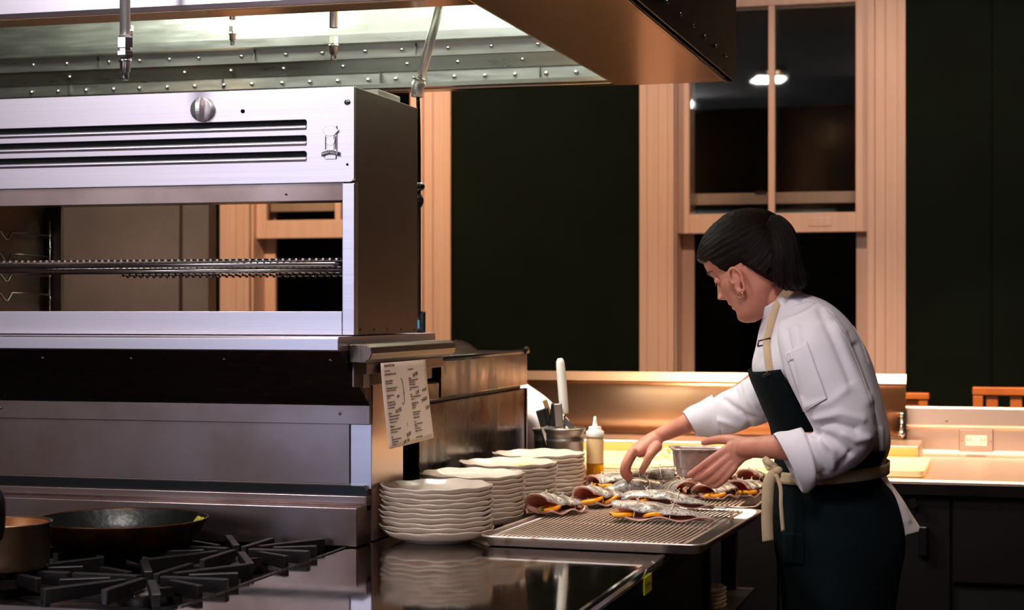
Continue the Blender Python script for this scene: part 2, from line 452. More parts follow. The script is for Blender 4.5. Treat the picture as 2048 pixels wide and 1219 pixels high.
def make_window(i, a, b):
    A, B = OPEN[i][0], OPEN[i][1]
    # root: jamb lining of the opening
    mb = MB()
    mb.box(A, A + .012, YW, YW + .16, WZ0, WZ1).box(B - .012, B, YW, YW + .16, WZ0, WZ1).box(A, B, YW, YW + .16, WZ1 - .012, WZ1).box(A, B, YW, YW + .16, WZ0, WZ0 + .012)
    root = mb.build('window_%d' % (i + 1), 'trim'); struct(root)
    def casing(x0, x1, inner):
        c = MB(); w = x1 - x0
        prof = [(0, .0), (0, .018), (.20, .018), (.24, .013), (.52, .013), (.56, .020), (.80, .020), (.84, .032), (1, .032), (1, 0)]
        if inner == 'right':
            pts = [(x0 + w * (1 - t), YW - .001 - d) for t, d in prof]
            pts = [(x0 + w * t, YW - .001 - d) for t, d in prof]
            pts = [(x1 - w * t, YW - .001 - d) for t, d in [(1 - tt, dd) for tt, dd in prof]]
        else:
            pts = [(x0 + w * (1 - t), YW - .001 - d) for t, d in prof]
        c.prism_z(pts, WZ0 - .1, WZ1 + .16)
        return c.build('casing', 'trim', root)
    casing(a, A + .004, 'right'); casing(B - .004, b, 'left')
    MB().box(a, b, YW - .03, YW - .001, WZ1, WZ1 + .15).build('head_casing', 'trim', root, bevel=.004)
    MB().box(a - .03, b + .03, YW - .08, YW - .001, WZ0 - .04, WZ0).build('window_sill', 'trim', root, bevel=.006)
    # upper sash, outer track
    ys = YW + .095; x0, x1 = A + .012, B - .012; xm = (x0 + x1) / 2
    def sash(name, y0, y1, z0, z1, rb, rt, st, mun):
        s = MB()
        s.box(x0, x0 + st, y0, y1, z0, z1).box(x1 - st, x1, y0, y1, z0, z1)
        s.box(x0 + st, x1 - st, y0, y1, z0, z0 + rb).box(x0 + st, x1 - st, y0, y1, z1 - rt, z1)
        if mun: s.box(xm - .014, xm + .014, y0 + .004, y1 - .004, z0 + rb, z1 - rt)
        q = s.build(name, 'trim', root, bevel=.003)
        g = MB()
        ym = (y0 + y1) / 2
        g.box(x0 + st - .004, xm if mun else x1 - st + .004, ym - .002, ym + .002, z0 + rb - .004, z1 - rt + .004)
        g.build('pane', 'glassy', q)
        if mun:
            MB().box(xm, x1 - st + .004, ym - .002, ym + .002, z0 + rb - .004, z1 - rt + .004).build('pane', 'glassy', q)
        return q
    sash('upper_sash', YW + .088, YW + .125, 1.855, WZ1 - .012, .050, .055, .045, False)
    s = sash('lower_sash', YW + .035, YW + .078, 1.727, 2.765, .085, .05, .050, True)
    # finger lift on the lower rail
    MB().box(xm + .16, xm + .26, YW + .031, YW + .036, 1.752, 1.790).build('finger_lift', 'trim', s, bevel=.003)
    # lock on the upper sash's meeting rail
    l = MB(); l.box(xm - .075, xm - .025, YW + .070, YW + .088, 1.905, 1.912); l.cyl((xm - .05, YW + .08, 1.912), (xm - .05, YW + .08, 1.922), .012, .008)
    l.build('sash_lock', 'buckle', root)
    # storm frame stops outside
    MB().box(x0, x0 + .055, YW + .13, YW + .155, WZ0 + .012, WZ1 - .012).box(x1 - .055, x1, YW + .13, YW + .155, WZ0 + .012, WZ1 - .012).build('outer_stop', 'trim', root, bevel=.003)
M['glassy'] = (lambda: None)()
def glass_mat():
    m = bpy.data.materials.new('clear window glass'); m.use_nodes = True
    nt = m.node_tree; N = nt.nodes; L = nt.links
    for n in list(N): N.remove(n)
    out = N.new('ShaderNodeOutputMaterial'); mx = N.new('ShaderNodeMixShader')
    tr = N.new('ShaderNodeBsdfTransparent'); tr.inputs[0].default_value = (.86, .88, .88, 1)
    gl = N.new('ShaderNodeBsdfGlossy'); gl.inputs['Roughness'].default_value = .02
    fr = N.new('ShaderNodeFresnel'); fr.inputs[0].default_value = 1.5
    L.new(fr.outputs[0], mx.inputs[0]); L.new(tr.outputs[0], mx.inputs[1]); L.new(gl.outputs[0], mx.inputs[2]); L.new(mx.outputs[0], out.inputs[0])
    return m
M['glassy'] = glass_mat()
for i, (a, b) in enumerate(WINS): make_window(i, a, b)

# a pendant downlight of the dining room (its reflection shows in the pane)
for x in (-1.16, -3.0):
    t = thing('pendant_lamp', (x, 6.3, 2.62), 'small round pendant lamp hanging in the dining room ' + ('before the right window' if x > -2 else 'before the left window'), 'lamp')
    MB().cyl((x, 6.3, 2.63), (x, 6.3, 3.15), .006, n=8).build('rod', 'black_metal', t)
    MB().lathe([(.0, 2.66), (.05, 2.655), (.085, 2.62), (.08, 2.618), (.045, 2.645), (0, 2.648)], (x, 6.3, 0), 24).build('lamp_shade', 'white_plastic', t)
    M['bulb'] = M.get('bulb') or mat('glowing bulb', (255, 226, 190), .5, emit=((255, 214, 170), 14))
    MB().ball((x, 6.3, 2.628), .034, .034, .018).build('bulb', 'bulb', t)

# ================================================================== EXHAUST HOOD
hood = thing('exhaust_hood', (-2.2, 4.0, 2.0), 'large stainless exhaust hood hanging over the cooking line', 'hood')
HX0, HXI, HXO = -4.2, -1.018, -.693
FY0, FY1, BY0, BY1, HZ, HT = 3.32, 3.40, 4.60, 4.72, 2.0, 2.62
MB().prism_x([(FY0, HZ + .004), (FY0 - .012, HZ + .012), (FY0 - .012, HZ + .06), (FY0, HZ + .066), (FY0, HT), (FY0 + .02, HT), (FY0 + .02, HZ + .004)], HX0, HXO).build('front_skin', 'steel_x', hood)
MB().box(HX0, HXI, FY0 + .001, FY1, HZ, HZ + .004).build('front_rim', 'flange', hood, bevel=.002)
MB().box(HX0, HXI, FY1 - .004, FY1, HZ + .004, HT).build('front_inner_skin', 'steel_hood_in', hood)
MB().box(HXI, HXO - .030, FY0 + .001, BY1, HZ, HZ + .005).build('end_flange', 'flange', hood, bevel=.002)
MB().box(HXO - .030, HXO - .022, FY0 + .001, BY1, HZ - .002, HZ + .006).build('flange_bead', 'steel_hood', hood, bevel=.002)
MB().box(HXO - .021, HXO - .003, FY0 + .001, BY1, HZ + .012, HZ + .018).build('flange_gap', 'black', hood)
MB().box(HXI - .004, HXI, FY1, BY0, HZ + .001, HT).build('end_inner_skin', 'steel_hood_in', hood)
MB().box(HXO - .003, HXO, FY0 + .001, BY1, HZ - .003, HT).build('end_skin', 'hood_side', hood)
MB().box(HX0, HXO - .003, BY1 - .004, BY1, HZ, HT).build('back_skin', 'steel_hood', hood)
MB().box(HX0, HXO, FY0, BY1, HT, HT + .01).build('top_skin', 'steel_hood_in', hood)
MB().box(HX0, HXI, BY0 + .004, BY1 - .004, HZ, HZ + .004).build('back_rim', 'steel_hood', hood, bevel=.0015)
MB().box(HX0, HXI, BY0 + .045, BY0 + .055, HZ - .003, HZ).build('back_rim_bead', 'steel_hood', hood, bevel=.0015)
def strip(y0, z0, y1, z1, name):
    return MB().prism_x([(y0, z0), (y1, z1), (y1 + .004, z1), (y0 + .004, z0)], HX0, HXI - .004).build(name, 'steel_hood_in', hood)
s1 = strip(4.600, 2.000, 4.592, 2.010, 'bottom_strip')
s1 = strip(4.592, 2.010, 4.585, 2.040, 'panel_strip')
s2 = strip(4.580, 2.041, 4.545, 2.073, 'panel_strip')
s3 = strip(4.541, 2.074, 4.530, 2.110, 'panel_strip')
MB().prism_x([(4.526, 2.110), (4.505, 2.112), (4.500, 2.135), (4.440, HT), (4.450, HT), (4.53, 2.135)], HX0, HXI - .004).build('back_panel', 'steel_hood_in', hood)
# seams between the sheets
for x in (-1.2, -1.65, -2.12, -2.6):
    MB().box(x, x + .0022, 4.5775, 4.590, 2.012, 2.039).build('seam', 'black', hood)
    MB().box(x + .12, x + .1222, 4.527, 4.534, 2.078, 2.108).build('seam', 'black', hood)
riv0 = MB().lathe([(.0001, -.004), (.0032, -.0035), (.0052, -.001), (.0058, .001)], (0, 0, 0), 10, cap=True)
for vtx in riv0.v: vtx.y, vtx.z = vtx.z, -vtx.y
rv = riv0.build('rivet', 'screw', hood, world=False)
first = True
def rivet(x, y, z, rot=None, parent=hood):
    global first
    q = rv if first else rv.copy()
    if not first: COL.objects.link(q)
    first = False
    q.location = Vector((x, y, z)) - parent.location
    if rot: q.rotation_euler = rot
rs = random.Random(3)
x = -1.10
while x > -2.75:
    rivet(x, 4.585, 2.022); x -= .0855 + rs.uniform(-.006, .006)
x = -1.24
while x > -2.75:
    rivet(x, 4.560, 2.058); x -= .17 + rs.uniform(-.03, .03)
x = -1.19
while x > -2.75:
    rivet(x, 4.533, 2.093); x -= .115 + rs.uniform(-.03, .02)
y = 3.55
while y < 4.7:
    rivet(HXO + .001, y, 2.045, (0, 0, pi / 2)); y += .165
# light fittings inside the hood (above the picture's edge of the rim)
for hx in (-2.2, -1.30):
    t = MB().lathe([(.0, .075), (.045, .075), (.05, .02), (.06, .01), (.06, 0)], (hx, 4.08, 2.48), 20).build('light_housing', 'chrome', hood)

# ---- fire-suppression nozzles
def nozzle(x, y, ztip, ztop, s, label, mat_='chrome', blue=False, elbow=None):
    t = thing('spray_nozzle', (x, y, ztip), label, 'nozzle', 'fire suppression nozzles under the hood')
    pts = [(x, y, ztip + .085 * s), (x, y, ztop)]
    p = MB().cyl(pts[0], pts[1], .0105 * s, n=16)
    if elbow: p.tube([(x, y, ztop - .01), (x, y + .02, ztop + .01), (x, elbow, ztop + .012)], .0105 * s, 14)
    p.build('pipe', mat_, t)
    MB().lathe([(.0001, .042), (.015, .043), (.017, .048), (.017, .056), (.012, .058), (.012, .062), (.0165, .063), (.0165, .083), (.013, .087), (.0001, .0872)], (x, y, ztip), 6 * 1, smooth=False).build('hex_union', 'chrome', t) if s == 1 else \
        MB().lathe([(.0001, .042 * s), (.013 * s, .043 * s), (.013 * s, .062 * s), (.0001, .063 * s)], (x, y, ztip), 6, smooth=False).build('hex_union', 'chrome', t)
    MB().lathe([(.0001, 0), (.0065 * s, 0), (.0075 * s, .004 * s), (.0075 * s, .015 * s), (.0105 * s, .017 * s), (.0105 * s, .034 * s), (.013 * s, .035 * s), (.013 * s, .041 * s), (.006 * s, .0425 * s), (.0001, .0426 * s)], (x, y, ztip), 18).build('nozzle_tip', 'chrome', t)
    return t
P = py(250, 160, 3.18)
nozzle(P.x, P.y, P.z, 2.30, 1.0, 'large dark pipe and hex nozzle hanging in front of the hood rim', 'zinc', elbow=3.318)
for (u, v, Y, s_, lab) in ((667, 120, 3.95, .9, 'stacked chrome nozzle hanging left of the slanted conduit'), (465, 90, 4.1, .75, 'short chrome nozzle with dark stem above the broiler knob'), (262, 78, 4.15, .55, 'small nozzle half hidden behind the large dark pipe')):
    P = py(u, v, Y)
    nozzle(P.x, P.y, P.z, HT - .002, s_, lab)

# ---- slanted conduit and gas line at the broiler's back corner
cd = thing('slanted_conduit', tuple(py(836, 195, 3.81)), 'chrome conduit slanting from the hood to the broiler back corner', 'pipe')
a, b = py(837, 170, 3.81), py(893, -40, 3.79)
MB().tube([a, b], .0105, 16).build('tube', 'zinc', cd)
MB().tube([py(843, 160, 3.81), py(836, 168, 3.81), py(834, 194, 3.81)], [.0125, .015, .0135], 16).build('coupling', 'zinc', cd)
MB().cyl(py(838, 160, 3.81), py(839, 156, 3.81), .0155, n=16).build('collar', 'chrome', cd)
MB().tube(smooth_path([py(836, 194, 3.81), py(838, 300, 3.81), py(838, 500, 3.81), py(838, 640, 3.81)]), .0045, 8).build('gas_line', 'black_metal', cd)
k = MB(); k.ball(py(840, 373, 3.805), .011, .011, .010); k.cyl(py(838, 390, 3.805), py(838, 404, 3.805), .006); k.tube(smooth_path([py(840, 388, 3.8), py(845, 402, 3.8), py(838, 418, 3.81)]), .003, 6)
k.build('valve', 'black_metal', cd)

# ================================================================== BROILER (salamander)
SF = 3.354; SXR = -1.263; SXL = -2.185; ST0, ST1 = 1.339, 1.84
sal = thing('salamander_broiler', (-1.72, 3.55, ST0), 'stainless open broiler with slotted front panel mounted above the range', 'broiler')
def plate_holes(outer, holes, plane_y, thick, name, m, parent, bevel=.0):
    bm = bmesh.new(); es = []
    for loop in [outer] + holes:
        vs = [bm.verts.new((x, plane_y, z)) for x, z in loop]
        for i in range(len(vs)): es.append(bm.edges.new((vs[i], vs[(i + 1) % len(vs)])))
    bmesh.ops.triangle_fill(bm, use_beauty=True, use_dissolve=False, edges=es)
    r = bmesh.ops.extrude_face_region(bm, geom=bm.faces[:])
    bmesh.ops.translate(bm, vec=(0, thick, 0), verts=[e for e in r['geom'] if isinstance(e, bmesh.types.BMVert)])
    bmesh.ops.recalc_face_normals(bm, faces=bm.faces)
    q = parent; off = Vector((0, 0, 0))
    while q is not None: off += q.location; q = q.parent
    bmesh.ops.translate(bm, vec=-off, verts=bm.verts)
    me = bpy.data.meshes.new(name); bm.to_mesh(me); bm.free(); me.materials.append(M[m])
    o = bpy.data.objects.new(name, me); COL.objects.link(o); o.parent = parent
    if bevel:
        md = o.modifiers.new('bevel', 'BEVEL'); md.width = bevel; md.segments = 2; md.limit_method = 'ANGLE'; md.angle_limit = radians(50)
    return o
def rrect(x0, x1, z0, z1, r, n=4, corners=(1, 1, 1, 1)):
    out = []
    for (cx, cz, a0, on) in ((x1 - r, z1 - r, 0, corners[0]), (x0 + r, z1 - r, pi / 2, corners[1]), (x0 + r, z0 + r, pi, corners[2]), (x1 - r, z0 + r, 3 * pi / 2, corners[3])):
        if on:
            for k in range(n + 1):
                a = a0 + pi / 2 * k / n; out.append((cx + r * cos(a), cz + r * sin(a)))
        else:
            out.append((cx + (r if a0 in (0, 3 * pi / 2) else -r), cz + (r if a0 in (0, pi / 2) else -r)))
    return out
def circ(x, z, r, n=14): return [(x + r * cos(2 * pi * k / n), z + r * sin(2 * pi * k / n)) for k in range(n)]
slots = []
for z in (1.7705, 1.7385, 1.7065): slots.append(rrect(-2.14, -1.3655, z - .0058, z + .0058, .0052, 4, (1, 1, 0, 0)))
zb = 1.648
plate_holes(rrect(SXL, SXR, zb, ST1, .010, 4, (0, 0, 1, 1)), slots + [circ(-1.506, 1.797, .0042), circ(-1.2775, 1.683, .0024, 10)], SF, .012, 'front_panel', 'steel_x', sal, .0008)
for z in (1.7705, 1.7385, 1.7065):
    MB().prism_x([(SF + .002, z - .0058), (SF - .0035, z - .0078), (SF - .004, z - .011), (SF - .0005, z - .0155), (SF + .002, z - .0155)], -2.14, -1.366).build('louvre_lip', 'steel_x', sal, bevel=.0008)
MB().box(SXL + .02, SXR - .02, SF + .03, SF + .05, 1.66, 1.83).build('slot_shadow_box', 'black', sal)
MB().box(SXL + .004, -1.289, SF + .012, SF + .030, 1.612, 1.660).build('lower_fascia', 'steel_back', sal, bevel=.001)
MB().cyl((-1.415, SF + .0125, 1.626), (-1.415, SF + .010, 1.626), .0022, n=10).build('screw_hole', 'black', sal)
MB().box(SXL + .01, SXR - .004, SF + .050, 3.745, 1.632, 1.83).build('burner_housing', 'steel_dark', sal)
MB().box(-1.289, SXR, SF + .001, SF + .024, ST0 + .001, zb - .002).build('corner_post', 'steel_x', sal, bevel=.0012)
MB().box(SXL, SXL + .026, SF + .001, SF + .024, ST0 + .001, zb - .002).build('corner_post', 'steel_x', sal, bevel=.0012)
MB().box(SXL + .026, -1.2895, SF + .002, SF + .020, ST0 + .001, 1.388).build('bottom_rail', 'steel_x', sal, bevel=.0012)
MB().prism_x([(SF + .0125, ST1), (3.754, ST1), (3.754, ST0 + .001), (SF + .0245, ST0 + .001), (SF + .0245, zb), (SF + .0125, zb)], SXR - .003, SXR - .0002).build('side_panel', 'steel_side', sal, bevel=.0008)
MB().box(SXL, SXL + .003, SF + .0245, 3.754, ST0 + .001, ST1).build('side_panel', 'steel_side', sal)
MB().box(SXL + .003, SXR - .003, SF + .03, 3.754, ST1 - .004, ST1 - .001).build('top_panel', 'steel_side', sal)
MB().box(SXL + .003, SXR - .003, SF + .024, 3.75, ST0 + .001, ST0 + .006).build('base_pan', 'steel_back', sal)
MB().box(SXL + .003, SXL + .045, 3.735, 3.75, ST0 + .006, 1.632).build('rear_post', 'steel_side', sal)
MB().box(-1.345, -1.285, 3.56, 3.70, ST1, ST1 + .020).build('bright_block', 'white_plastic', sal, bevel=.002)  # white block added for the bright patch over the panel edge
# screws
def screw_head(x, y, z, r, parent, name='screw'):
    s = MB().lathe([(.0001, -.0035), (r * .7, -.003), (r, -.0012), (r, 0)], (0, 0, 0), 16, cap=True)
    for q in s.v: q.y, q.z = q.z, -q.y
    s.box(-r * .95, r * .95, -.0042, -.003, -r * .13, r * .13, 1)
    for q in s.v: q += Vector((x, y, z))
    return s.build(name, ['screw', 'black'], parent)
screw_head(-1.2775, SF, 1.8085, .0062, sal)
for uu in (720, 748, 775, 802, 829):
    P = px(uu, 658, SXR)
    MB().ball(P, .0018, .0035, .0035, 8).build('rivet', 'steel_dark', sal)
# control knob
kx, kz = -1.594, 1.803
kn = MB()
kn.lathe([(.0245, 0), (.0255, .004), (.0245, .010), (.022, .0115), (.0001, .0118)], (0, 0, 0), 32)
for q in kn.v: q.y, q.z = -q.z, q.y
for q in kn.v: q += Vector((kx, SF - .0005, kz))
g = []
for t_ in range(9):
    a = -1 + 2 * t_ / 8
    zz = kz + .0235 * a; dep = .0295 - .006 * a * a; w = .0062 + .0015 * (1 - a * a)
    g.append([Vector((kx - w, SF - .010, zz)), Vector((kx - w * .7, SF - dep, zz)), Vector((kx + w * .7, SF - dep, zz)), Vector((kx + w, SF - .010, zz))])
kn.rings(g, True, True, 0, False)
kn.build('control_knob', 'badge_metal', sal, bevel=.001)
# maker's badge, lettered as in the photograph
bd = MB(); bx, bz = -1.3125, 1.7285
bd.prism_y([(bx - .012, bz - .034), (bx + .011, bz - .034), (bx + .013, bz - .022), (bx + .013, bz + .034), (bx - .012, bz + .034)], SF - .003, SF - .0002)
bd.build('badge', 'badge_metal', sal, bevel=.0008)
badge = [q for q in COL.objects if q.name == 'badge'][0]; badge['label'] = 'small cast metal maker badge with arched lettered banner'
d2 = MB()
d2.prism_y([(bx + .0155 * cos(a) * (1.0 + .10 * cos(6 * a)), bz + .023 + .011 * sin(a)) for a in [2 * pi * k / 24 for k in range(24)]], SF - .0055, SF - .003)
d2.prism_y([(bx + .0095 * cos(a), bz + .001 + .008 * sin(a)) for a in [2 * pi * k / 16 for k in range(16)]], SF - .005, SF - .003)
d2.box(bx - .007, bx + .008, SF - .0048, SF - .003, bz - .016, bz + .016)
d2.build('relief', 'badge_metal', badge, bevel=.0006)
d3 = MB(); d3.box(bx - .0115, bx - .0095, SF - .0033, SF - .0029, bz - .014, bz + .012); d3.box(bx + .0095, bx + .0118, SF - .0033, SF - .0029, bz - .014, bz + .012)
d3.build('inlay', 'black', badge)
arch = lambda t: (bx - .0185 + .037 * t, bz - .0245 + .0042 * sin(pi * t))
n = 10
top = [(arch(k / n)[0], arch(k / n)[1] + .0042) for k in range(n + 1)]; bot = [(arch(k / n)[0] * 1.0, arch(k / n)[1] - .0042) for k in range(n + 1)]
MB().prism_y(top + bot[::-1], SF - .0062, SF - .004).build('banner', 'black_metal', badge)
top = [(arch(k / n)[0], arch(k / n)[1] + .0048) for k in range(n + 1)]; bot = [(arch(k / n)[0], arch(k / n)[1] + .0040) for k in range(n + 1)]
MB().prism_y(top + bot[::-1], SF - .0068, SF - .004).build('banner_edge', 'badge_metal', badge)
for i, ch in enumerate('MONTAGUE'):
    t_ = (i + .75) / 8.6; x_, z_ = arch(t_)
    an = -(t_ - .5) * .55
    mt = Matrix.Translation((x_, SF - .0064, z_)) @ Matrix(((1, 0, 0, 0), (0, 0, -1, 0), (0, 1, 0, 0), (0, 0, 0, 1))) @ Matrix.Rotation(an, 4, 'Z')
    text_obj('letter', ch, .0066, mt, 'badge_metal', badge, .0003, 'CENTER', .80)
# rack slides on the left wall
def slide(z, first_=None):
    pts = [(0, 3.40, 0), (0, 3.515, 0), (0, 3.535, -.016), (0, 3.545, -.016), (0, 3.562, .001), (0, 3.74, -.002)]
    return [Vector((SXL + .02, y, z + dz)) for _, y, dz in pts]
for z in (1.566, 1.516, 1.472, 1.428):
    MB().tube(slide(z), .0028, 8).build('rack_slide', 'screw', sal)
MB().cyl((SXL + .022, 3.722, 1.345), (SXL + .022, 3.722, 1.60), .003, n=8).build('slide_rod', 'screw', sal)
for z in (1.566, 1.535, 1.472, 1.418): MB().ball((SXL + .022, 3.722, z), .0055, n=8).build('clip', 'screw', sal)
for v in (441, 487, 577):
    P = py(680, v, 3.42); MB().ball((-1.294, 3.40, P.z), .006, .006, .007, 8).build('hook_bolt', 'screw', sal)
# broiler rack
br = thing('broiler_rack', (-1.74, 3.56, 1.482), 'wire broiling rack slid into the open broiler', 'rack')
f = MB(); X0, X1, YA, YB = -2.155, -1.300, 3.385, 3.71
f.tube([(X0, YA, 1.484), (X1 - .02, YA, 1.484), (X1, YA + .02, 1.484), (X1, YB, 1.484), (X0, YB, 1.484), (X0, YA, 1.484)], .0055, 10)
f.tube([(X0, YA - .003, 1.472), (X1, YA - .003, 1.472)], .003, 8); f.tube([(X0, YB, 1.476), (X1, YB, 1.476)], .003, 8)
f.build('frame', 'screw', br)
w0 = None; nW = 58
for k in range(nW):
    xx = X0 + .01 + (X1 - X0 - .02) * k / (nW - 1)
    if w0 is None:
        w0 = MB().tube([(0, YA - .008, .010), (0, YA + .01, .010), (0, YB, .006)], .0026, 6)
        for q in w0.v: q += Vector((xx, 0, 1.484))
        w0 = w0.build('wire', 'screw', br); w0.location = (0, 0, 0); xx0 = xx
    else:
        c = w0.copy(); COL.objects.link(c); c.location = (xx - xx0, 0, 0)
w1 = None
for k in range(40):
    xx = X0 + .2 + (X1 - X0 - .21) * k / 39
    if w1 is None:
        w1 = MB().tube([(xx, YB - .02, 1.470), (xx, YB + .006, 1.466)], .0032, 6).build('wire_end', 'steel_dark', br); xx1 = xx
    else:
        c = w1.copy(); COL.objects.link(c); c.location = (xx - xx1, 0, 0)

# ================================================================== RANGE
rng = thing('gas_range', (-2.1, 3.0, 0), 'gas range with iron grates, tall stainless backguard and high shelf', 'range')
RX0, RX1 = -3.3, -1.264
MB().prism_x([(3.268, 1.311), (3.268, 1.334), (3.272, 1.338), (3.885, 1.338), (3.885, 1.309), (3.272, 1.309)], RX0, RX1).build('high_shelf', 'steel_x', rng, bevel=.001)
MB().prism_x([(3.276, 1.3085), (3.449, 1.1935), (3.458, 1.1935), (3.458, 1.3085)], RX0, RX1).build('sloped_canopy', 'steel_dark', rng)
for u_ in (85, 262, 448, 660):
    P = py(u_, 712, 3.30); MB().ball((P.x, 3.3015, 1.2915), .0055, .0035, .003, 8).build('rivet', 'screw', rng)
MB().box(RX0, RX1, 3.448, 3.457, 1.154, 1.193).build('flange', 'steel_back', rng, bevel=.001)
for u_ in (680, 2):
    P = py(u_, 832, 3.448); MB().ball((P.x, 3.448, 1.176), .0036, .002, .0036, 8).build('rivet', 'screw', rng)
MB().box(RX0, -1.312, 3.457, 3.463, 1.03, 1.156).build('back_panel', 'steel_back', rng, bevel=.0008)
MB().box(-1.310, RX1, 3.4575, 3.468, 1.02, 1.154).build('end_strip', 'steel_x', rng, bevel=.001)
MB().box(RX0, RX1 - .001, 3.469, 3.66, .912, 1.3085).build('riser_box', 'steel_warm', rng)
MB().prism_y([(RX0, 1.006), (RX1 - .004, 1.006), (RX1 - .004, 1.018), (RX1 - .012, 1.028), (RX0, 1.028)], 3.440, 3.4565).build('shadow_gap', 'black_metal', rng)
MB().box(RX0, RX1 + .001, 3.426, 3.4565, .992, 1.0085).build('upper_ledge', 'steel_back', rng, bevel=.0015)
MB().prism_x([(3.428, .992), (3.4565, .992), (3.4565, .978), (3.432, .978)], RX0, RX1).build('ledge_face', 'steel_back', rng)
MB().box(RX0, RX1 - .0, 3.372, 3.4560, .912, .990).build('lower_ledge', 'steel_back', rng, bevel=.0018)
# cooktop
MB().box(RX0, -1.284, 2.62, 3.371, .84, .884).build('cooktop', 'burner_dirt', rng)
MB().prism_x([(2.50, .86), (2.50, .893), (2.51, .9), (2.62, .9), (2.62, .86)], RX0, -1.284).build('front_rail', 'steel_x', rng, bevel=.002)
MB().box(RX0, -1.284, 2.56, 3.65, .10, .84).build('body', 'cabinet', rng)
MB().box(RX0, -1.29, 2.66, 3.60, 0, .10).build('base', 'black_metal', rng)
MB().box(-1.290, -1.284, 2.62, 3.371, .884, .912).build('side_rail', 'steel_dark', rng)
def burner(cx, cy):
    b = MB(); b.lathe([(.0001, .028), (.018, .028), (.022, .024), (.052, .022), (.056, .016), (.056, 0)], (cx, cy, .884), 24)
    b.build('burner', 'iron', rng)
CXS = (-1.432, -1.735, -2.04); CYS = (2.80, 3.17)
for cx in CXS:
    for cy in CYS: burner(cx, cy)
# grates: star of bars around an open ring, one per burner
def bar(mb, p0, p1, w, z0, z1, taper=0):
    p0 = Vector((p0[0], p0[1], 0)); p1 = Vector((p1[0], p1[1], 0)); t = (p1 - p0).normalized(); n = Vector((-t.y, t.x, 0)) * (w / 2)
    a, b = p0, p1
    vs = [a - n * .8 + UP * (z0 + taper), a + n * .8 + UP * (z0 + taper), b + n * .8 + UP * z0, b - n * .8 + UP * z0, a - n + UP * z1, a + n + UP * z1, b + n + UP * z1, b - n + UP * z1]
    mb.add(vs, [(3, 2, 1, 0), (4, 5, 6, 7), (0, 1, 5, 4), (1, 2, 6, 5), (2, 3, 7, 6), (3, 0, 4, 7)])
gl_ = ['iron burner grate at the front right of the range', 'iron burner grate at the back right, beside the steel counter', 'iron burner grate at the front, under the steel saucepan', 'iron burner grate at the back, under the large frying pan', 'iron burner grate at the front, left of the saucepan', 'iron burner grate at the back, left of the frying pan']
gi = 0
for cx in CXS:
    for cy in CYS:
        hx_, hy_ = .147, .180
        g_ = thing('burner_grate', (cx, cy, .8845), gl_[gi], 'grate', 'cast iron burner grates'); gi += 1
        nb = 12
        for k in range(nb):
            a = 2 * pi * k / nb + .0
            dx, dy = cos(a), sin(a)
            rm = min(hx_ / max(abs(dx), 1e-6), hy_ / max(abs(dy), 1e-6))
            r0 = (.022 if k % 3 == 0 else .050 if k % 2 == 0 else .066)
            r1 = rm * (1.0 if k % 2 == 0 else .90)
            m_ = MB(); bar(m_, (cx + dx * r0, cy + dy * r0), (cx + dx * r1, cy + dy * r1), .013 if k % 2 else .016, .904, .930, .008)
            if k % 2 == 0:      # foot
                bar(m_, (cx + dx * (r1 - .012), cy + dy * (r1 - .012)), (cx + dx * r1, cy + dy * r1), .012, .885, .91)
            m_.build('bar', 'iron', g_, bevel=.0015, seg=1)
        m_ = MB()
        for k in range(nb // 2):
            a = 2 * pi * (2 * k + .5) / nb; a2 = 2 * pi * (2 * k + 1.5) / nb
            m_ = MB(); bar(m_, (cx + .082 * cos(a - .15), cy + .082 * sin(a - .15)), (cx + .082 * cos(a2 - .15), cy + .082 * sin(a2 - .15)), .011, .904, .920)
            m_.build('ring_segment', 'iron', g_, seg=1)

# frying pan
fp = pz(238, 1120, .931); fc = Vector((-1.672, 3.145, .931))
pan = thing('frying_pan', tuple(fc), 'large worn frying pan with yellow residue on the back grate', 'pan')
s_ = MB().lathe([(.0001, .0), (.118, .0), (.128, .003), (.152, .022), (.170, .050), (.1715, .0525), (.170, .0535), (.1685, .0515)], fc, 56)
s_.build('outer_shell', 'pan_out', pan)
MB().lathe([(.1685, .0515), (.150, .025), (.126, .0068), (.116, .0048), (.0001, .0048)], fc, 56).build('inner_surface', 'pan_in', pan)
h = MB(); hd = Vector((-.80, -.60, 0)).normalized()
h.tube(smooth_path([fc + hd * .160 + UP * .036, fc + hd * .20 + UP * .048, fc + hd * .30 + UP * .075, fc + hd * .36 + UP * .082]), [.013] * 3 + [.010] * 16, 10, flat=.5)
h.build('handle', 'black_metal', pan)
rg = random.Random(5)
def residue(a0, a1, z0, z1, nm='residue'):
    r = MB()
    def fn(i, j):
        a = a0 + (a1 - a0) * i; t = j
        zz = z0 + (z1 - z0) * t + .003 * noise.noise(Vector((a * 9, t * 3, 1)))
        rr = .128 + (zz - .005) * (.1695 - .128) / (.0525 - .005) - .0015
        return fc + Vector((rr * cos(a), rr * sin(a), zz + .0005))
    r.grid(fn, 14, 6); return r.build(nm, 'residue', pan, solid=.0008)
residue(.02, .40, .020, .0515); residue(.47, .85, .012, .046)

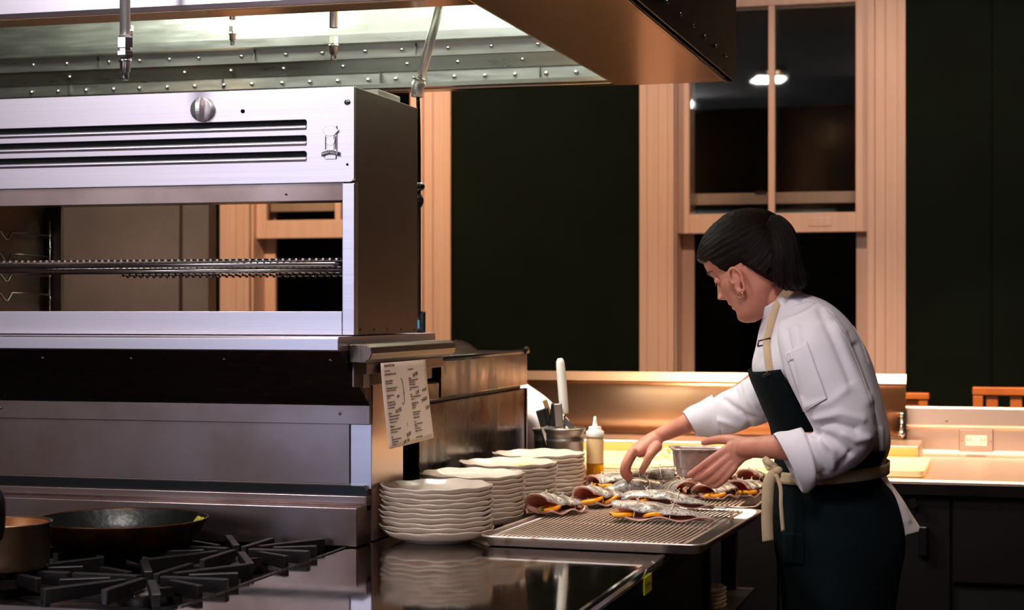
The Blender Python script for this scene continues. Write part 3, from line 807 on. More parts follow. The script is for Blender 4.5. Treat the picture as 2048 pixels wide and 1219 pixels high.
# saucepan
sc = pz(2, 1052, 1.012); sc = Vector((-1.722, 2.80, .931))
sp_ = thing('saucepan', tuple(sc), 'small used steel saucepan on the front grate', 'pot')
MB().lathe([(.0001, 0), (.076, 0), (.0815, .004), (.083, .012), (.083, .078), (.088, .0815), (.0885, .0835), (.086, .0845), (.081, .081)], sc, 48).build('outer_shell', 'pot', sp_)
MB().lathe([(.081, .081), (.0805, .010), (.075, .005), (.0001, .005)], sc, 48).build('inner_surface', 'pot_in', sp_)
hd = Vector((.05, -1, 0)).normalized(); 
hp = [py(14, 1066, 2.71), py(4, 1052, 2.66), py(-2, 1010, 2.56), py(-6, 998, 2.46)]
ha = pw(-4, 1074, 3.055)
h = MB().tube(smooth_path([ha, pw(-3, 1050, 3.02), pw(-3, 1022, 2.97), pw(-5, 1000, 2.91), pw(-8, 990, 2.86)]), lerp_r0([.008, .011, .0125, .0125, .011], 25), 14)
h.build('handle', 'rubber', sp_)
hn = (sc + Vector((0, 0, ha.z - sc.z)) - ha).normalized()
MB().cyl(ha + hn * .022, ha, .006).build('bracket', 'chrome', sp_)

# ================================================================== TICKET RAIL, MENU, LABEL CARDS
tr = thing('ticket_rail', (-1.24, 3.6, 1.235), 'steel ticket rail clamped along the shelf end above the menu', 'rail')
prof = [(-1.2625, 1.286), (-1.232, 1.284), (-1.219, 1.292), (-1.214, 1.304), (-1.217, 1.316), (-1.228, 1.322), (-1.2625, 1.322)]
MB().prism_y(prof, 3.325, 3.885).build('rail_body', 'steel_side', tr, bevel=.002)
MB().box(-1.2625, -1.2575, 3.340, 3.84, 1.236, 1.286).build('back_plate', 'steel_side', tr, bevel=.001)
MB().box(-1.230, -1.228, 3.335, 3.83, 1.262, 1.2845).build('front_lip', 'steel_side', tr, bevel=.0008)
paper_z0, paper_z1 = 1.109, 1.283
def paper_pt(i, j):
    Y = 3.390 + .288 * i; z = paper_z0 + (paper_z1 - paper_z0) * j
    return Vector((-1.2195 + .016 * (1 - j) ** 1.3 + .004 * sin(i * 3.0) * (1 - j), Y + .008 * (1 - j), z + .003 * i * (1 - j)))
mn = MB().grid(paper_pt, 14, 14).build('menu_sheet', 'paper', solid=.0006)
tag(mn, 'printed menu sheet with handwritten notes hanging from the ticket rail', 'menu')
def menu_text(txt, i, j, size, m_='ink', sx=.9, tilt=0):
    P = paper_pt(i, j) + Vector((.0012, 0, 0))
    ax = (paper_pt(min(i + .02, 1), j) - paper_pt(i, j)).normalized()
    ay = (paper_pt(i, min(j + .02, 1)) - paper_pt(i, j)).normalized()
    az = ax.cross(ay).normalized()
    R = Matrix((ax, ay, az)).transposed().to_4x4()
    return text_obj('lettering', txt, size, Matrix.Translation(P) @ R @ Matrix.Rotation(tilt, 4, 'Z'), m_, mn, .00015, 'LEFT', sx)
# two columns (i is across, j up)
left = [(.97, 'Seasonal Menu Spring', .0105, 1), (.905, 'wine and beer by the glass', .0045, 0), (.865, 'Lamb Cooking & Roast Cooking', .0075, 1), (.785, 'Bread & Seasonal Butter', .0066, 1), (.758, 'cultured with sea salt and honey', .0046, 0),
        (.70, 'Grilled Asparagus Bean, Lemon, Leaf', .0066, 1), (.672, 'charred leek cream, walnut and brown butter', .0046, 0), (.615, 'Charred Spring Onion', .0066, 1), (.588, 'citrus dressing', .0046, 0),
        (.535, 'Raw Vegetable Crudites', .0066, 1), (.505, 'herb, radish, yogurt and smoked salt', .0046, 0), (.470, 'Roasted beet salad leaf', .0058, 1),
        (.405, 'Baby Beet', .0070, 1), (.370, 'with Whole Grain Mustard and Dill', .0060, 1), (.335, 'Smoked Trout or Trout Collar', .0060, 1), (.302, 'horseradish and crisp rye crumb', .0044, 0),
        (.250, 'Wild Mussel', .0070, 1), (.215, 'Fennel, Potato, Garlic, Toasted Rye', .0060, 1), (.185, 'saffron and cream mousseline', .0044, 0),
        (.130, 'Side', .0062, 1), (.100, 'Salad, Greens and roasted Root', .0060, 1), (.070, 'Fried Crispy Potato', .0060, 1), (.040, 'sea salt and chive', .0044, 0)]
right = [(.90, 'mains are served with a side', .0046, 0), (.79, 'Chicken', .0070, 1), (.765, 'Roasted Chicken and Jus, Spring Onion', .0056, 1), (.738, 'Braised Short Rib and Jus', .0056, 1), (.71, 'bitter leaf and grilled spring bean', .0044, 0),
         (.672, 'Herb Roasted Cauliflower and Caper', .0056, 1), (.645, 'Raisin', .0056, 1), (.590, 'Trout', .0070, 1), (.560, 'Whole Trout with Orange and Herb Butter', .0056, 1), (.532, 'herbs, potato salad', .0044, 0),
         (.480, 'Dry Aged Pork Chop', .0074, 1), (.452, 'Grain Mustard Jus', .0056, 1), (.425, 'apple and cabbage', .0044, 0), (.370, 'Roasted Trout and Fennel Salad', .0058, 1), (.342, 'crisp skin, preserved lemon, herbs', .0044, 0), (.305, 'Half Chicken and Potato', .0058, 1),
         (.255, 'To Go', .0070, 1), (.225, 'Cookies and Toasted Bread Spread', .0056, 1), (.198, 'of the night', .0056, 1), (.170, 'please ask us for the desserts', .0044, 0), (.140, 'Roasted Carrot, Honey, Seed', .0056, 1), (.065, 'please tell us of any allergies', .0052, 1)]
for j, t_, s_, b_ in left: menu_text(t_, .06, j, s_ * .74, sx=.92)
for j, t_, s_, b_ in right: menu_text(t_, .56, j, s_ * .74, sx=.92)
for (i, j, t_, s_) in ((.60 + .06, .815, 'SAUTEE', .0105), (.26, .585, 'GRILL', .007), (.20, .412, 'SAUTEE', .0105), (.68, .597, 'SOUP', .010), (.84, .61, 'OF DAY', .009), (.80, .488, 'SMOKED', .0105), (.885, .385, 'SOUP', .011), (.36, .112, 'RAW', .012), (.28, .035, 'APP. GR', .010), (.395, .235, '1', .013), (.41, .62, '4', .012)):
    menu_text(t_, i, j, s_, 'marker', 1.0, .12)
br_pts = [paper_pt(.385, .80), paper_pt(.415, .76), paper_pt(.418, .62), paper_pt(.412, .53), paper_pt(.39, .495), paper_pt(.36, .505)]
MB().tube([p + Vector((.0012, 0, 0)) for p in smooth_path(br_pts)], .0006, 5).build('pen_bracket', 'marker', mn)
# small cards stuck beside the menu
c1 = MB().box(-1.2578, -1.2566, 3.392, 3.425, 1.232, 1.26).build('label_card', 'paper'); tag(c1, 'small white card stuck at the left behind the menu', 'card')
c1 = MB().box(-1.2450, -1.2438, 3.70, 3.742, 1.208, 1.250).build('label_card', 'paper'); tag(c1, 'small white card showing at the right edge of the menu', 'card')
c1.location.x = -.0124; 
# hand device with a lit screen
dv = thing('handheld_device', (-1.31, 3.86, 1.338), 'small black device with lit blue screen at the shelf back', 'device')
MB().box(-1.345, -1.284, 3.866, 3.876, 1.3385, 1.388).build('case', 'black_metal', dv, bevel=.003)
MB().box(-1.338, -1.296, 3.8635, 3.8655, 1.348, 1.382).build('screen', 'screen', dv)

# ================================================================== EQUIPMENT BEHIND
fr = thing('fryer_cabinet', (-1.8, 4.3, 0), 'greasy dark steel fryer cabinet behind the plate stacks', 'fryer')
FX0, FX1 = -2.03, -1.285
MB().box(FX0, FX1, 3.83, 4.752, .0, 1.174).build('lower_body', 'steel_greasy', fr, bevel=.003)
MB().box(FX0, FX1 + .002, 3.985, 4.770, 1.183, 1.272).build('upper_panel', 'steel_greasy', fr, bevel=.003)
MB().box(FX0, FX1 - .001, 3.84, 3.984, 1.180, 1.222).build('side_step', 'steel_greasy', fr, bevel=.003)
MB().box(FX0, FX1 - .010, 3.85, 4.74, 1.174, 1.183).build('joint_gap', 'black', fr)
MB().tube([(FX1 + .002, 3.985, 1.276), (FX1 + .002, 4.775, 1.276)], .006, 10).build('top_bead', 'black_metal', fr)
MB().box(FX1 - .01, FX1 + .003, 4.7535, 4.768, .0, 1.174).build('corner_strip', 'steel_greasy', fr, bevel=.001)
MB().box(FX0, FX1 - .03, 3.99, 4.76, 1.272, 1.278).build('top_cover', 'black_metal', fr)
MB().tube([(FX1 + .006, 4.72, 1.278), (FX1 + .004, 4.755, 1.283)], .008, 10).build('hinge_knob', 'black_metal', fr)
# tall steel cabinet seen through the broiler
tc = thing('tall_steel_cabinet', (-2.6, 4.8, 0), 'tall dull steel cabinet seen through the open broiler', 'cabinet')
MB().box(-3.30, -2.085, 4.42, 4.47, .05, 1.95).build('body', 'tall_panel', tc, bevel=.003)
MB().box(-3.20, -2.165, 4.404, 4.4195, .10, 1.92).build('door_panel', 'tall_panel', tc, bevel=.003)
MB().box(-3.25, -2.1, 4.425, 4.465, 0, .05).build('plinth', 'black', tc)

# ================================================================== STEEL COUNTER
ct = thing('steel_counter', (-.96, 3.4, 0), 'polished steel work counter beside the range, under plates and tray', 'counter')
CX0, CX1, CYA, CYB = -1.2835, -.640, 1.9, 4.86
MB().prism_y([(CX0, .870), (CX1 - .003, .870), (CX1, .873), (CX1, .903), (CX1 - .004, .909), (CX1 - .012, .911), (CX1 - .02, .910), (CX0, .910)], CYA, 3.827).prism_y([(CX0 + .006, .870), (CX1 - .003, .870), (CX1, .873), (CX1, .903), (CX1 - .004, .909), (CX1 - .012, .911), (CX1 - .02, .910), (CX0 + .006, .910)], 3.827, CYB).build('worktop', 'steel_top', ct)
MB().box(CX1 + .0002, CX1 + .0014, CYA, CYB, .872, .900).build('edge_face', 'black_metal', ct)
MB().box(CX0 + .02, CX1 - .05, 2.0, 4.19, .12, .870).build('cabinet_body', 'cabinet', ct)
MB().box(CX1 - .05, CX1 - .044, 2.05, 2.75, .2, .85).build('door', 'black_metal', ct, bevel=.003)
MB().box(CX1 - .05, CX1 - .044, 2.78, 3.48, .2, .85).build('door', 'black_metal', ct, bevel=.003)
MB().box(CX0 + .02, CX1 - .04, 4.19, 4.22, .0, .870).build('end_panel', 'cabinet', ct)
MB().box(CX0 + .02, CX1 - .015, 4.22, 4.80, .628, .640).build('under_shelf', 'cabinet', ct)
MB().box(CX0 + .02, CX1 - .015, 4.22, 4.80, .25, .262).build('under_shelf', 'cabinet', ct)
MB().box(CX1 - .10, CX1 - .06, 4.76, 4.80, 0, .87).build('leg', 'steel_side', ct)
MB().box(CX0 + .02, CX0 + .06, 4.76, 4.80, 0, .87).build('leg', 'steel_side', ct)
MB().box(CX0 + .05, CX1 - .1, 2.1, 4.1, 0, .12).build('plinth', 'black', ct)
tp = thing('yellow_label', (CX1, 2.95, .875), 'small yellow label stuck on the counter edge', 'label')
P0 = px(1288, 1165, CX1 + .002); P1 = px(1303, 1150, CX1 + .002)
MB().box(CX1 + .0016, CX1 + .0024, P0.y, P1.y, .868, .900).build('tape', 'yellow', tp)
text_obj('lettering', 'SAL', .012, Matrix.Translation((CX1 + .0030, (P0.y + P1.y) / 2, .885)) @ Matrix(((0, 0, 1, 0), (1, 0, 0, 0), (0, 1, 0, 0), (0, 0, 0, 1))), 'marker', tp, .0001, 'CENTER', 3.0)

# ================================================================== BACK COUNTER
bc = thing('prep_counter', (-.2, 5.6, 0), 'warm lit steel prep counter along the back with raised lid', 'counter')
BX0, BX1 = -1.18, .9
MB().prism_x([(5.15, .872), (5.15, .905), (5.156, .910), (6.03, .910), (6.03, .872)], BX0, BX1).build('worktop', 'steel_warm', bc, bevel=.001)
MB().box(BX0, BX1, 5.1465, 5.1495, .868, .900).build('nosing', 'steel_dark', bc, bevel=.001)
MB().prism_x([(6.000, .9105), (6.004, .9105), (6.018, .918), (6.026, .930), (6.03, .930), (6.03, .9105)], -.30, BX1).build('highlight_cove', 'chrome', bc)  # fillet added to catch the highlight along the splash joint
MB().prism_x([(6.03, .9105), (6.03, .997), (6.022, 1.001), (6.022, 1.006), (6.034, 1.010), (6.038, 1.066), (6.042, 1.071), (6.07, 1.071), (6.07, .9105)], -.322, BX1).build('backsplash', 'steel_warm', bc, bevel=.001)
MB().ball(py(1893, 841, 6.034), .004).build('rivet', 'screw', bc)
MB().box(-1.62, BX0, 5.245, 6.03, .872, .910).build('worktop_end', 'steel_warm', bc, bevel=.001)
MB().box(-1.60, BX0 + .019, 5.27, 6.02, .12, .872).build('cabinet_end', 'cabinet', bc)
cb = MB().box(BX0 + .02, BX1, 5.20, 6.02, .12, .872).build('cabinet_body', 'cabinet', bc)
MB().box(BX0 + .03, BX1, 5.26, 6.0, 0, .12).build('plinth', 'black', bc)
for (ua, ub, z0, z1, hd_) in ((1790, 1901, .20, .862, 1), (1906, 2090, .62, .855, 0), (1560, 1786, .2, .862, 0), (1330, 1556, .2, .862, 0)):
    a = py(ua, 1000, 5.19); b = py(ub, 1000, 5.19)
    d_ = MB().box(a.x, b.x, 5.178, 5.1995, z0, z1).build('door', 'cabinet', bc, bevel=.003)
    if hd_:
        hp = MB(); h0 = py(1836, 1050, 5.17); h1 = py(1856, 1110, 5.17)
        hp.box(h0.x, h1.x, 5.150, 5.1775, h1.z, h0.z); hp.build('handle', 'black_metal', d_, bevel=.004)
        kp = py(1826, 1004, 5.17); MB().cyl((kp.x, 5.1775, kp.z), (kp.x, 5.145, kp.z), .014, n=16).build('knob', 'steel_dark', d_)
MB().box(py(1906, 1000, 5.19).x, BX1, 5.195, 5.1998, .13, .60).build('open_bay', 'black', bc)
# raised lid / splash panel behind the boards
lp_ = [(5.972, .972), (5.968, 1.02), (5.970, 1.06), (5.976, 1.10), (5.984, 1.13), (5.993, 1.148)]
MB().rings([[Vector((x, y, z)) for y, z in lp_] + [Vector((x, y + .007, z)) for y, z in lp_[::-1]] for x in (-1.9, -.318)]).build('lid', 'lid', bc)
MB().prism_x([(5.988, 1.148), (6.020, 1.178), (6.026, 1.176), (5.996, 1.145)], -1.9, -.318).build('lid_flange', 'steel_warm', bc)
MB().box(-1.9, -.328, 6.032, 6.09, 0, 1.16).build('half_wall', 'steel_warm', bc)
# rail housing in front of the lid
MB().box(-1.60, -.262, 5.70, 5.955, .911, .9655).build('rail_housing', 'steel_warm', bc, bevel=.004)
MB().box(-1.60, -.272, 5.690, 5.699, .915, .955).build('board_rail', 'board_edge', bc)
MB().box(-.325, -.315, 5.955, 5.992, .9660, 1.06).build('hinge_post', 'black_metal', bc, bevel=.002)
MB().tube([(-.33, 5.94, .985), (-.33, 5.965, 1.04)], .006).ball((-.33, 5.94, .985), .012).ball((-.33, 5.966, 1.045), .010).build('hinge', 'chrome', bc)
MB().tube([(-.75, 5.93, .9755), (-.33, 5.93, .9755)], .004).build('hinge_bar', 'chrome', bc)
# outlet
ol = thing('wall_outlet', (-.05, 6.03, .96), 'steel plate with white double outlet on the backsplash', 'outlet')
a = py(1918, 903, 6.028); b = py(1987, 858, 6.028)
MB().prism_y([(a.x, a.z), (b.x, a.z), (b.x, b.z), (a.x, b.z)], 6.0225, 6.0295).build('plate', 'steel_warm', ol, bevel=.005)
cx_, cz_ = (a.x + b.x) / 2, (a.z + b.z) / 2
MB().box(cx_ - .034, cx_ + .034, 6.0195, 6.0225, cz_ - .017, cz_ + .017).build('receptacle', 'outlet_white', ol, bevel=.0015)
for dx in (-.022, .022):
    MB().box(cx_ + dx - .006, cx_ + dx - .004, 6.0188, 6.0194, cz_ - .001, cz_ + .008).box(cx_ + dx + .004, cx_ + dx + .006, 6.0188, 6.0194, cz_ - .001, cz_ + .008).build('socket_slot', 'black', ol)
for dx in (-.046, .046): MB().ball((cx_ + dx, 6.0225, cz_), .003, .002, .003, 8).build('screw', 'screw', ol)
# boards
for (x0, x1, lab) in ((-.79, -.225, 'long white cutting board at the right, behind the cook'), (-1.50, -.81, 'white cutting board with sliced food beside the oil bottle')):
    b_ = MB().prism_z(rrect(x0, x1, 5.205 if x0 > -1 else 5.262, 5.680, .02), .9115, .9315).build('cutting_board', 'board', bevel=.003); tag(b_, lab, 'board')
rr_ = random.Random(11)
fd = MB()
for k in range(46):
    c = Vector((rr_.uniform(-1.13, -.86), rr_.uniform(5.34, 5.60), .936 + rr_.uniform(0, .022)))
    R = Matrix.Rotation(rr_.uniform(0, 6.28), 3, 'Z') @ Matrix.Rotation(rr_.uniform(-.5, .5), 3, 'X')
    fd.ball(c, rr_.uniform(.012, .024), rr_.uniform(.007, .013), rr_.uniform(.003, .007), 6, 0, R)
fd = fd.build('sliced_food', 'food'); tag(fd, 'loose pile of pale sliced food on the cutting board', 'food'); fd['kind'] = 'stuff'
sl = MB(); sl.ball((-.90, 5.42, .9395), .045, .030, .0075, 10); q = sl.build('bread_slice', 'food'); tag(q, 'pale flat slice lying at the front right of the sliced food', 'slice')

# chairs of the dining room
def chair(cx, cy, w, label, turn=0):
    t = thing('dining_chair', (cx, cy, 0), label, 'chair', 'orange wooden dining chairs')
    zt = 1.078
    for sx in (-1, 1):
        MB().box(cx + sx * w / 2 - .018, cx + sx * w / 2 + .018, cy - .018, cy + .018, 0, zt - .001).build('back_post', 'wood', t, bevel=.003)
        MB().box(cx + sx * w / 2 - .018, cx + sx * w / 2 + .018, cy + .40, cy + .436, 0, .64).build('leg', 'wood', t, bevel=.003)
    MB().box(cx - w / 2 - .02, cx + w / 2 + .02, cy - .020, cy + .020, zt, zt + .030).build('top_rail', 'wood', t, bevel=.004)
    n = int(w / .075)
    for k in range(n):
        x = cx - w / 2 + .05 + (w - .1) * k / (n - 1)
        MB().box(x - .021, x + .021, cy - .009, cy + .009, .74, zt - .0005).build('slat', 'wood', t, bevel=.002)
    MB().box(cx - w / 2 + .018, cx + w / 2 - .018, cy - .012, cy + .012, .70, .74).build('lower_rail', 'wood', t, bevel=.003)
    MB().box(cx - w / 2 - .02, cx + w / 2 + .02, cy - .02, cy + .44, .64, .68).build('seat', 'wood', t, bevel=.006)
P = py(1956, 785, 6.75)
chair(P.x + .22, 6.75, .44, 'orange slatted wooden chair at the right edge, behind the counter')
t = thing('dining_chair', (py(1826, 790, 6.95).x, 6.95, 0), 'orange wooden chair back corner just right of the raised lid', 'chair', 'orange wooden dining chairs')
a = py(1800, 785, 6.95).x; b = py(1848, 785, 6.95).x
for x in (a - .36, b - .02): MB().box(x, x + .035, 6.93, 6.965, 0, 1.050).build('back_post', 'wood', t, bevel=.003)
MB().box(a - .37, b + .02, 6.925, 6.97, 1.05, 1.075).build('top_rail', 'wood', t, bevel=.004)
MB().box(a - .325, b - .02, 6.935, 6.96, .945, .985).build('lower_rail', 'wood', t, bevel=.004)
MB().box(b - .075, b - .021, 6.942, 6.955, .985, 1.05).build('slat', 'wood', t)
MB().box(a - .37, b + .02, 6.93, 7.36, .64, .68).build('seat', 'wood', t, bevel=.005)
for x in (a - .36, b - .02): MB().box(x, x + .035, 7.32, 7.355, 0, .64).build('leg', 'wood', t, bevel=.003)

# ================================================================== PLATES
def plate_wob(ph, seed):
    def w(r, z, a):
        k = max(0, (r - .085) / .036)
        q = 1 + .016 * k * sin(11 * a + ph) + .006 * k * sin(5 * a + seed)
        return r * q, z + .0013 * k * sin(11 * a + ph + .8) + .0012 * k * sin(3 * a + seed)
    return w
PLP = [(.0001, .004), (.062, .0035), (.066, 0), (.071, 0), (.073, .004), (.090, .008), (.106, .014), (.115, .0215), (.1168, .0245), (.1178, .0262), (.1168, .0276), (.1145, .0264), (.106, .0185), (.088, .0118), (.070, .0080), (.0001, .0075)]
protos = []
for s_ in range(3):
    o = MB().lathe(PLP, (0, 0, 0), 72, wob=plate_wob(s_ * 2.1, s_ * 1.7)).build('dinner_plate', 'plate', world=False)
    protos.append(o)
ordn = ['topmost', 'second from the top', 'third from the top', 'fourth from the top', 'fifth from the top', 'fifth from the bottom', 'fourth from the bottom', 'third from the bottom', 'second from the bottom', 'bottommost']
stk = [(-1.144, 3.525, 'nearest stack'), (-1.150, 3.800, 'second nearest stack'), (-1.150, 4.100, 'third nearest stack'), (-1.146, 4.375, 'farthest stack')]
used = [0, 0, 0]; top_pl = []
for si, (x, y, nm) in enumerate(stk):
    NP = 10
    for k in range(NP):
        pi_ = (k + si) % 3
        o = protos[pi_] if not used[pi_] else protos[pi_].copy()
        if used[pi_]: COL.objects.link(o)
        used[pi_] = 1
        rs_ = random.Random(si * 31 + k)
        o.location = (x + rs_.uniform(-.0022, .0022), y + rs_.uniform(-.002, .002), .9105 + k * .0100)
        o.rotation_euler = (0, 0, rs_.uniform(0, 6.28))
        tag(o, 'cream scalloped plate, %s of the %s' % (ordn[NP - 1 - k], nm), 'plate', 'stacked plates of the ' + nm)
        if k == NP - 1: top_pl.append(o)
    if si in (0, 2):
        tt = top_pl[-1]; P = pz(897, 973, 1.0215) if si == 0 else pz(1042, 923, 1.0215)
        st_ = MB(); cx, cy = P.x, P.y; n = 9
        def sp(i, j, cx=cx, cy=cy, x=tt.location.x, y=tt.location.y):
            X_ = cx - .017 + .034 * i; Y_ = cy - .024 + .048 * j
            r = sqrt((X_ - x) ** 2 + (Y_ - y) ** 2)
            z = .0075 if r < .07 else (.0080 + (r - .07) / .018 * .0038 if r < .088 else .0118 + (r - .088) / .018 * .0067 if r < .106 else .0185 + (r - .106) / .012 * .0079)
            return Vector((X_, Y_, .9105 + (NP - 1) * .0100 + z + .0016))
        st_.grid(sp, 8, 8)
        s1_ = st_.build('date_sticker', 'sticker', solid=.0005); tag(s1_, 'yellow green sticker on the top plate of the ' + nm, 'sticker')
        d_ = MB()
        for q in range(4):
            c = sp(.35 + .1 * (q % 2), .25 + .16 * q); d_.box(c.x - .006, c.x + .005, c.y - .0022, c.y + .0012, c.z + .0004, c.z + .0012)
        d_.build('print', 'sticker_red', s1_)

# ================================================================== TRAYS WITH RACKS
def frame_pt(o, ang, x, y, z): return Vector((o[0] + x * cos(ang) - y * sin(ang), o[1] + x * sin(ang) + y * cos(ang), z))
def make_tray(o2, ang, wx, wy, label, label2, zb=.9112):
    t = thing('sheet_tray', (o2[0], o2[1], zb), label, 'tray', 'sheet trays holding the trout')
    def ring(x0, x1, y0, y1, z, r):
        out = []
        for cx, cy, a0 in ((x1 - r, y1 - r, 0), (x0 + r, y1 - r, pi / 2), (x0 + r, y0 + r, pi), (x1 - r, y0 + r, 3 * pi / 2)):
            for k in range(7):
                a = a0 + pi / 2 * k / 6; out.append(frame_pt(o2, ang, cx + r * cos(a), cy + r * sin(a), z))
        return out
    def rr(e, z, r): return ring(e, wx - e, e, wy - e, z, r)
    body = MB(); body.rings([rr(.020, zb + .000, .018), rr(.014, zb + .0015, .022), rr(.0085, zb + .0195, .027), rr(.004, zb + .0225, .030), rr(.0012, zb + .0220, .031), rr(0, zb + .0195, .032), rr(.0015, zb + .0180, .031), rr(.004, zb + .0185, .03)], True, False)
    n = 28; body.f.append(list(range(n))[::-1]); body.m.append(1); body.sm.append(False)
    q = body.build('pan_body', ['tray', 'dark_tray'], t)
    rk = thing('cooling_rack', tuple(frame_pt(o2, ang, wx / 2, wy / 2, zb + .004)), label2, 'rack', 'wire racks inside the sheet trays')
    base = rk.location.copy()
    f = MB(); zr = zb + .0165
    c = [frame_pt(o2, ang, x, y, zr) for x, y in ((.022, .022), (wx - .05, .022), (wx - .05, wy - .022), (.022, wy - .022), (.022, .022))]
    f.tube(c, .0026, 8)
    f.build('rim_wire', 'rack', rk)
    for y in (.12, .33, .54):
        if y < wy - .03: MB().tube([frame_pt(o2, ang, .022, y, zr - .003), frame_pt(o2, ang, wx - .05, y, zr - .003)], .0022, 6).build('cross_wire', 'rack', rk)
    for (x, y) in ((.04, .05), (wx - .07, .05), (.04, wy - .05), (wx - .07, wy - .05)):
        MB().cyl(frame_pt(o2, ang, x, y, zb + .0016), frame_pt(o2, ang, x, y, zr), .002, n=6).build('foot', 'rack', rk)
    nw = 37; w0 = None; pitch = (wx - .05 - .022) / (nw + 1)
    pts = [frame_pt((0, 0), ang, .004 * sin(k * .55), .022 + (wy - .044) * k / 12, zr + .002) for k in range(13)]
    for k in range(1, nw + 1):
        if w0 is None:
            m_ = MB().tube(pts, .0020, 6)
            w0 = m_.build('wire', 'rack', rk, world=False); ob = w0
        else:
            ob = w0.copy(); COL.objects.link(ob)
        p_ = frame_pt(o2, ang, .022 + pitch * k, 0, 0)
        ob.location = (p_.x - base.x, p_.y - base.y, -base.z)
    return t
A1 = radians(-3)
make_tray((-1.036, 3.452), A1, .470, .655, 'nearest sheet tray with worn rim, overhanging the counter edge', 'wire rack under the front trout in the nearest tray')
make_tray((-1.030, 4.118), radians(0), .470, .655, 'rear sheet tray behind the nearest one, in front of the cook', 'wire rack in the rear tray under the far trout')
RZ = .9315   # rack top

# ================================================================== TROUT
def make_fish(pos, ang, L, w, h, label, n_or=2, tail=True, seed=0, lift=0, roll=0, herbs=True):
    t = thing('stuffed_trout', tuple(pos), label, 'fish', 'tied stuffed trout on the racks')
    t.rotation_euler = (roll, 0, ang)
    rn = random.Random(seed)
    ph = rn.uniform(0, 6)
    def wid(s): return w * (.86 + .14 * sin(min(s, .6) / .6 * pi / 2)) * (1 if s < .55 else 1 - .62 * ((s - .55) / .45) ** 1.5)
    def hei(s): return h * (.9 + .1 * sin(s * 5 + ph)) * (1 if s < .5 else 1 - .70 * ((s - .5) / .5) ** 1.4)
    NS, NA = 30, 18
    def upper():
        m = MB(); R = []
        for i in range(NS + 1):
            s = i / NS; W_, H_ = wid(s), hei(s); x = -L / 2 + L * s; out = []; inn = []
            th_ = .0056 * (1 - .5 * s)
            for j in range(NA + 1):
                a = radians(-38) + radians(205) * j / NA
                wv = .0022 * sin(s * 17 + ph) * (j / NA) ** 3 + .0012 * sin(s * 31 + 2 * ph) * (j / NA)
                yy = W_ * cos(a); zz = .40 * H_ + .60 * H_ * sin(a) + wv
                if j > NA * .62:
                    q_ = (j / NA - .62) / .38
                    zz += (.06 + .12 * sin(s * 9 + ph)) * H_ * q_ ** 1.3 * (1 - s * .6); yy -= .20 * W_ * q_
                xx = x + (.004 * sin(a * 2 + ph) if s == 0 else 0)
                out.append(Vector((xx, yy, zz)))
                k = 1 - th_ / max(W_, .01)
                inn.append(Vector((xx + (.002 if s == 0 else 0), yy * k, .40 * H_ + (zz - .40 * H_) * (1 - th_ / max(.6 * H_, .008)))))
            R.append(out + inn[::-1])
        n = len(R[0]); vs = [p for r in R for p in r]; fs0 = []; fs1 = []
        for i in range(NS):
            for j in range(n):
                a = i * n + j; b = i * n + (j + 1) % n
                (fs0 if j < NA else fs1).append((a, b, b + n, a + n))
        m.add(vs, fs0, 0, True)
        o_ = len(m.f)
        for f in fs1: m.f.append(list(f)); m.m.append(1); m.sm.append(True)
        for e in (0, NS):
            for j in range(NA):
                a = e * n + j; b = e * n + j + 1; c = e * n + n - 2 - j; d = e * n + n - 1 - j
                m.f.append([a, b, c, d]); m.m.append(1); m.sm.append(True)
        return m
    upper().build('upper_fillet', ['fish_skin', 'flesh'], t, world=False)
    m = MB(); R = []
    for i in range(NS + 1):
        s = i / NS; W_, H_ = wid(s), hei(s); x = -L / 2 + L * s + .004; top = []; bot = []
        for j in range(11):
            q = j / 10
            yy = .80 * W_ - 2.12 * W_ * q
            zz = .003 + .22 * H_ * (1 - q) ** 3 + (.0046 * sin(s * 15 + ph) + .0052) * q ** 3
            bot.append(Vector((x, yy, zz))); top.append(Vector((x, yy * .985, zz + .0060 * (1 - .45 * s) * (1 - .5 * q ** 4))))
        R.append(top + bot[::-1])
    m.rings(R, True, True, 1, True)
    for k_, f in enumerate(m.f):
        if k_ < NS * 22 and (k_ % 22) >= 12 and (k_ % 22) < 20: m.m[k_] = 0
    m.build('lower_fillet', ['fish_skin', 'flesh'], t, world=False)
    for k in range(n_or):
        s = (.10, .42, .62)[k] if n_or > 1 else .16
        x = -L / 2 + L * s; r = .0265 - .002 * k; W_ = wid(s)
        oz = MB().lathe([(.0001, -.004), (r - .004, -.0044), (r - .0012, -.0034), (r, 0), (r - .0012, .0034), (r - .004, .0044), (.0001, .004)], (0, 0, 0), 36)
        Rm = Matrix.Rotation(rn.uniform(-.20, .05), 3, 'X') @ Matrix.Rotation(rn.uniform(-.22, .22), 3, 'Y')
        for q in oz.v:
            wv = .0022 * sin(q.x * 90 + k)
            q.xyz = Rm @ q; q += Vector((x, -W_ * .86 + r - .0170, .36 * hei(s) + wv))
        oz.build('orange_slice', 'orange', t, world=False)
    if herbs:
        hb = MB()
        for k in range(16):
            s = rn.choice([rn.uniform(-.03, .06), rn.uniform(.28, .50)]); W_ = wid(max(s, 0))
            c = Vector((-L / 2 + L * s, -W_ * rn.uniform(.55, .98), rn.uniform(.25, .42) * h)); a = rn.uniform(0, 6.28); l = rn.uniform(.006, .012)
            d1 = Vector((cos(a), sin(a), rn.uniform(-.5, .2))) * l; d2 = Vector((-sin(a), cos(a), rn.uniform(-.3, .3))) * l * .45
            hb.add([c - d1, c + d2 + UP * .001, c + d1, c - d2 + UP * .001, c + UP * .0025], [(0, 1, 4), (1, 2, 4), (2, 3, 4), (3, 0, 4), (0, 3, 2, 1)])
        q = hb.build('herb_leaves', 'herb', t, world=False); q['kind'] = 'stuff'
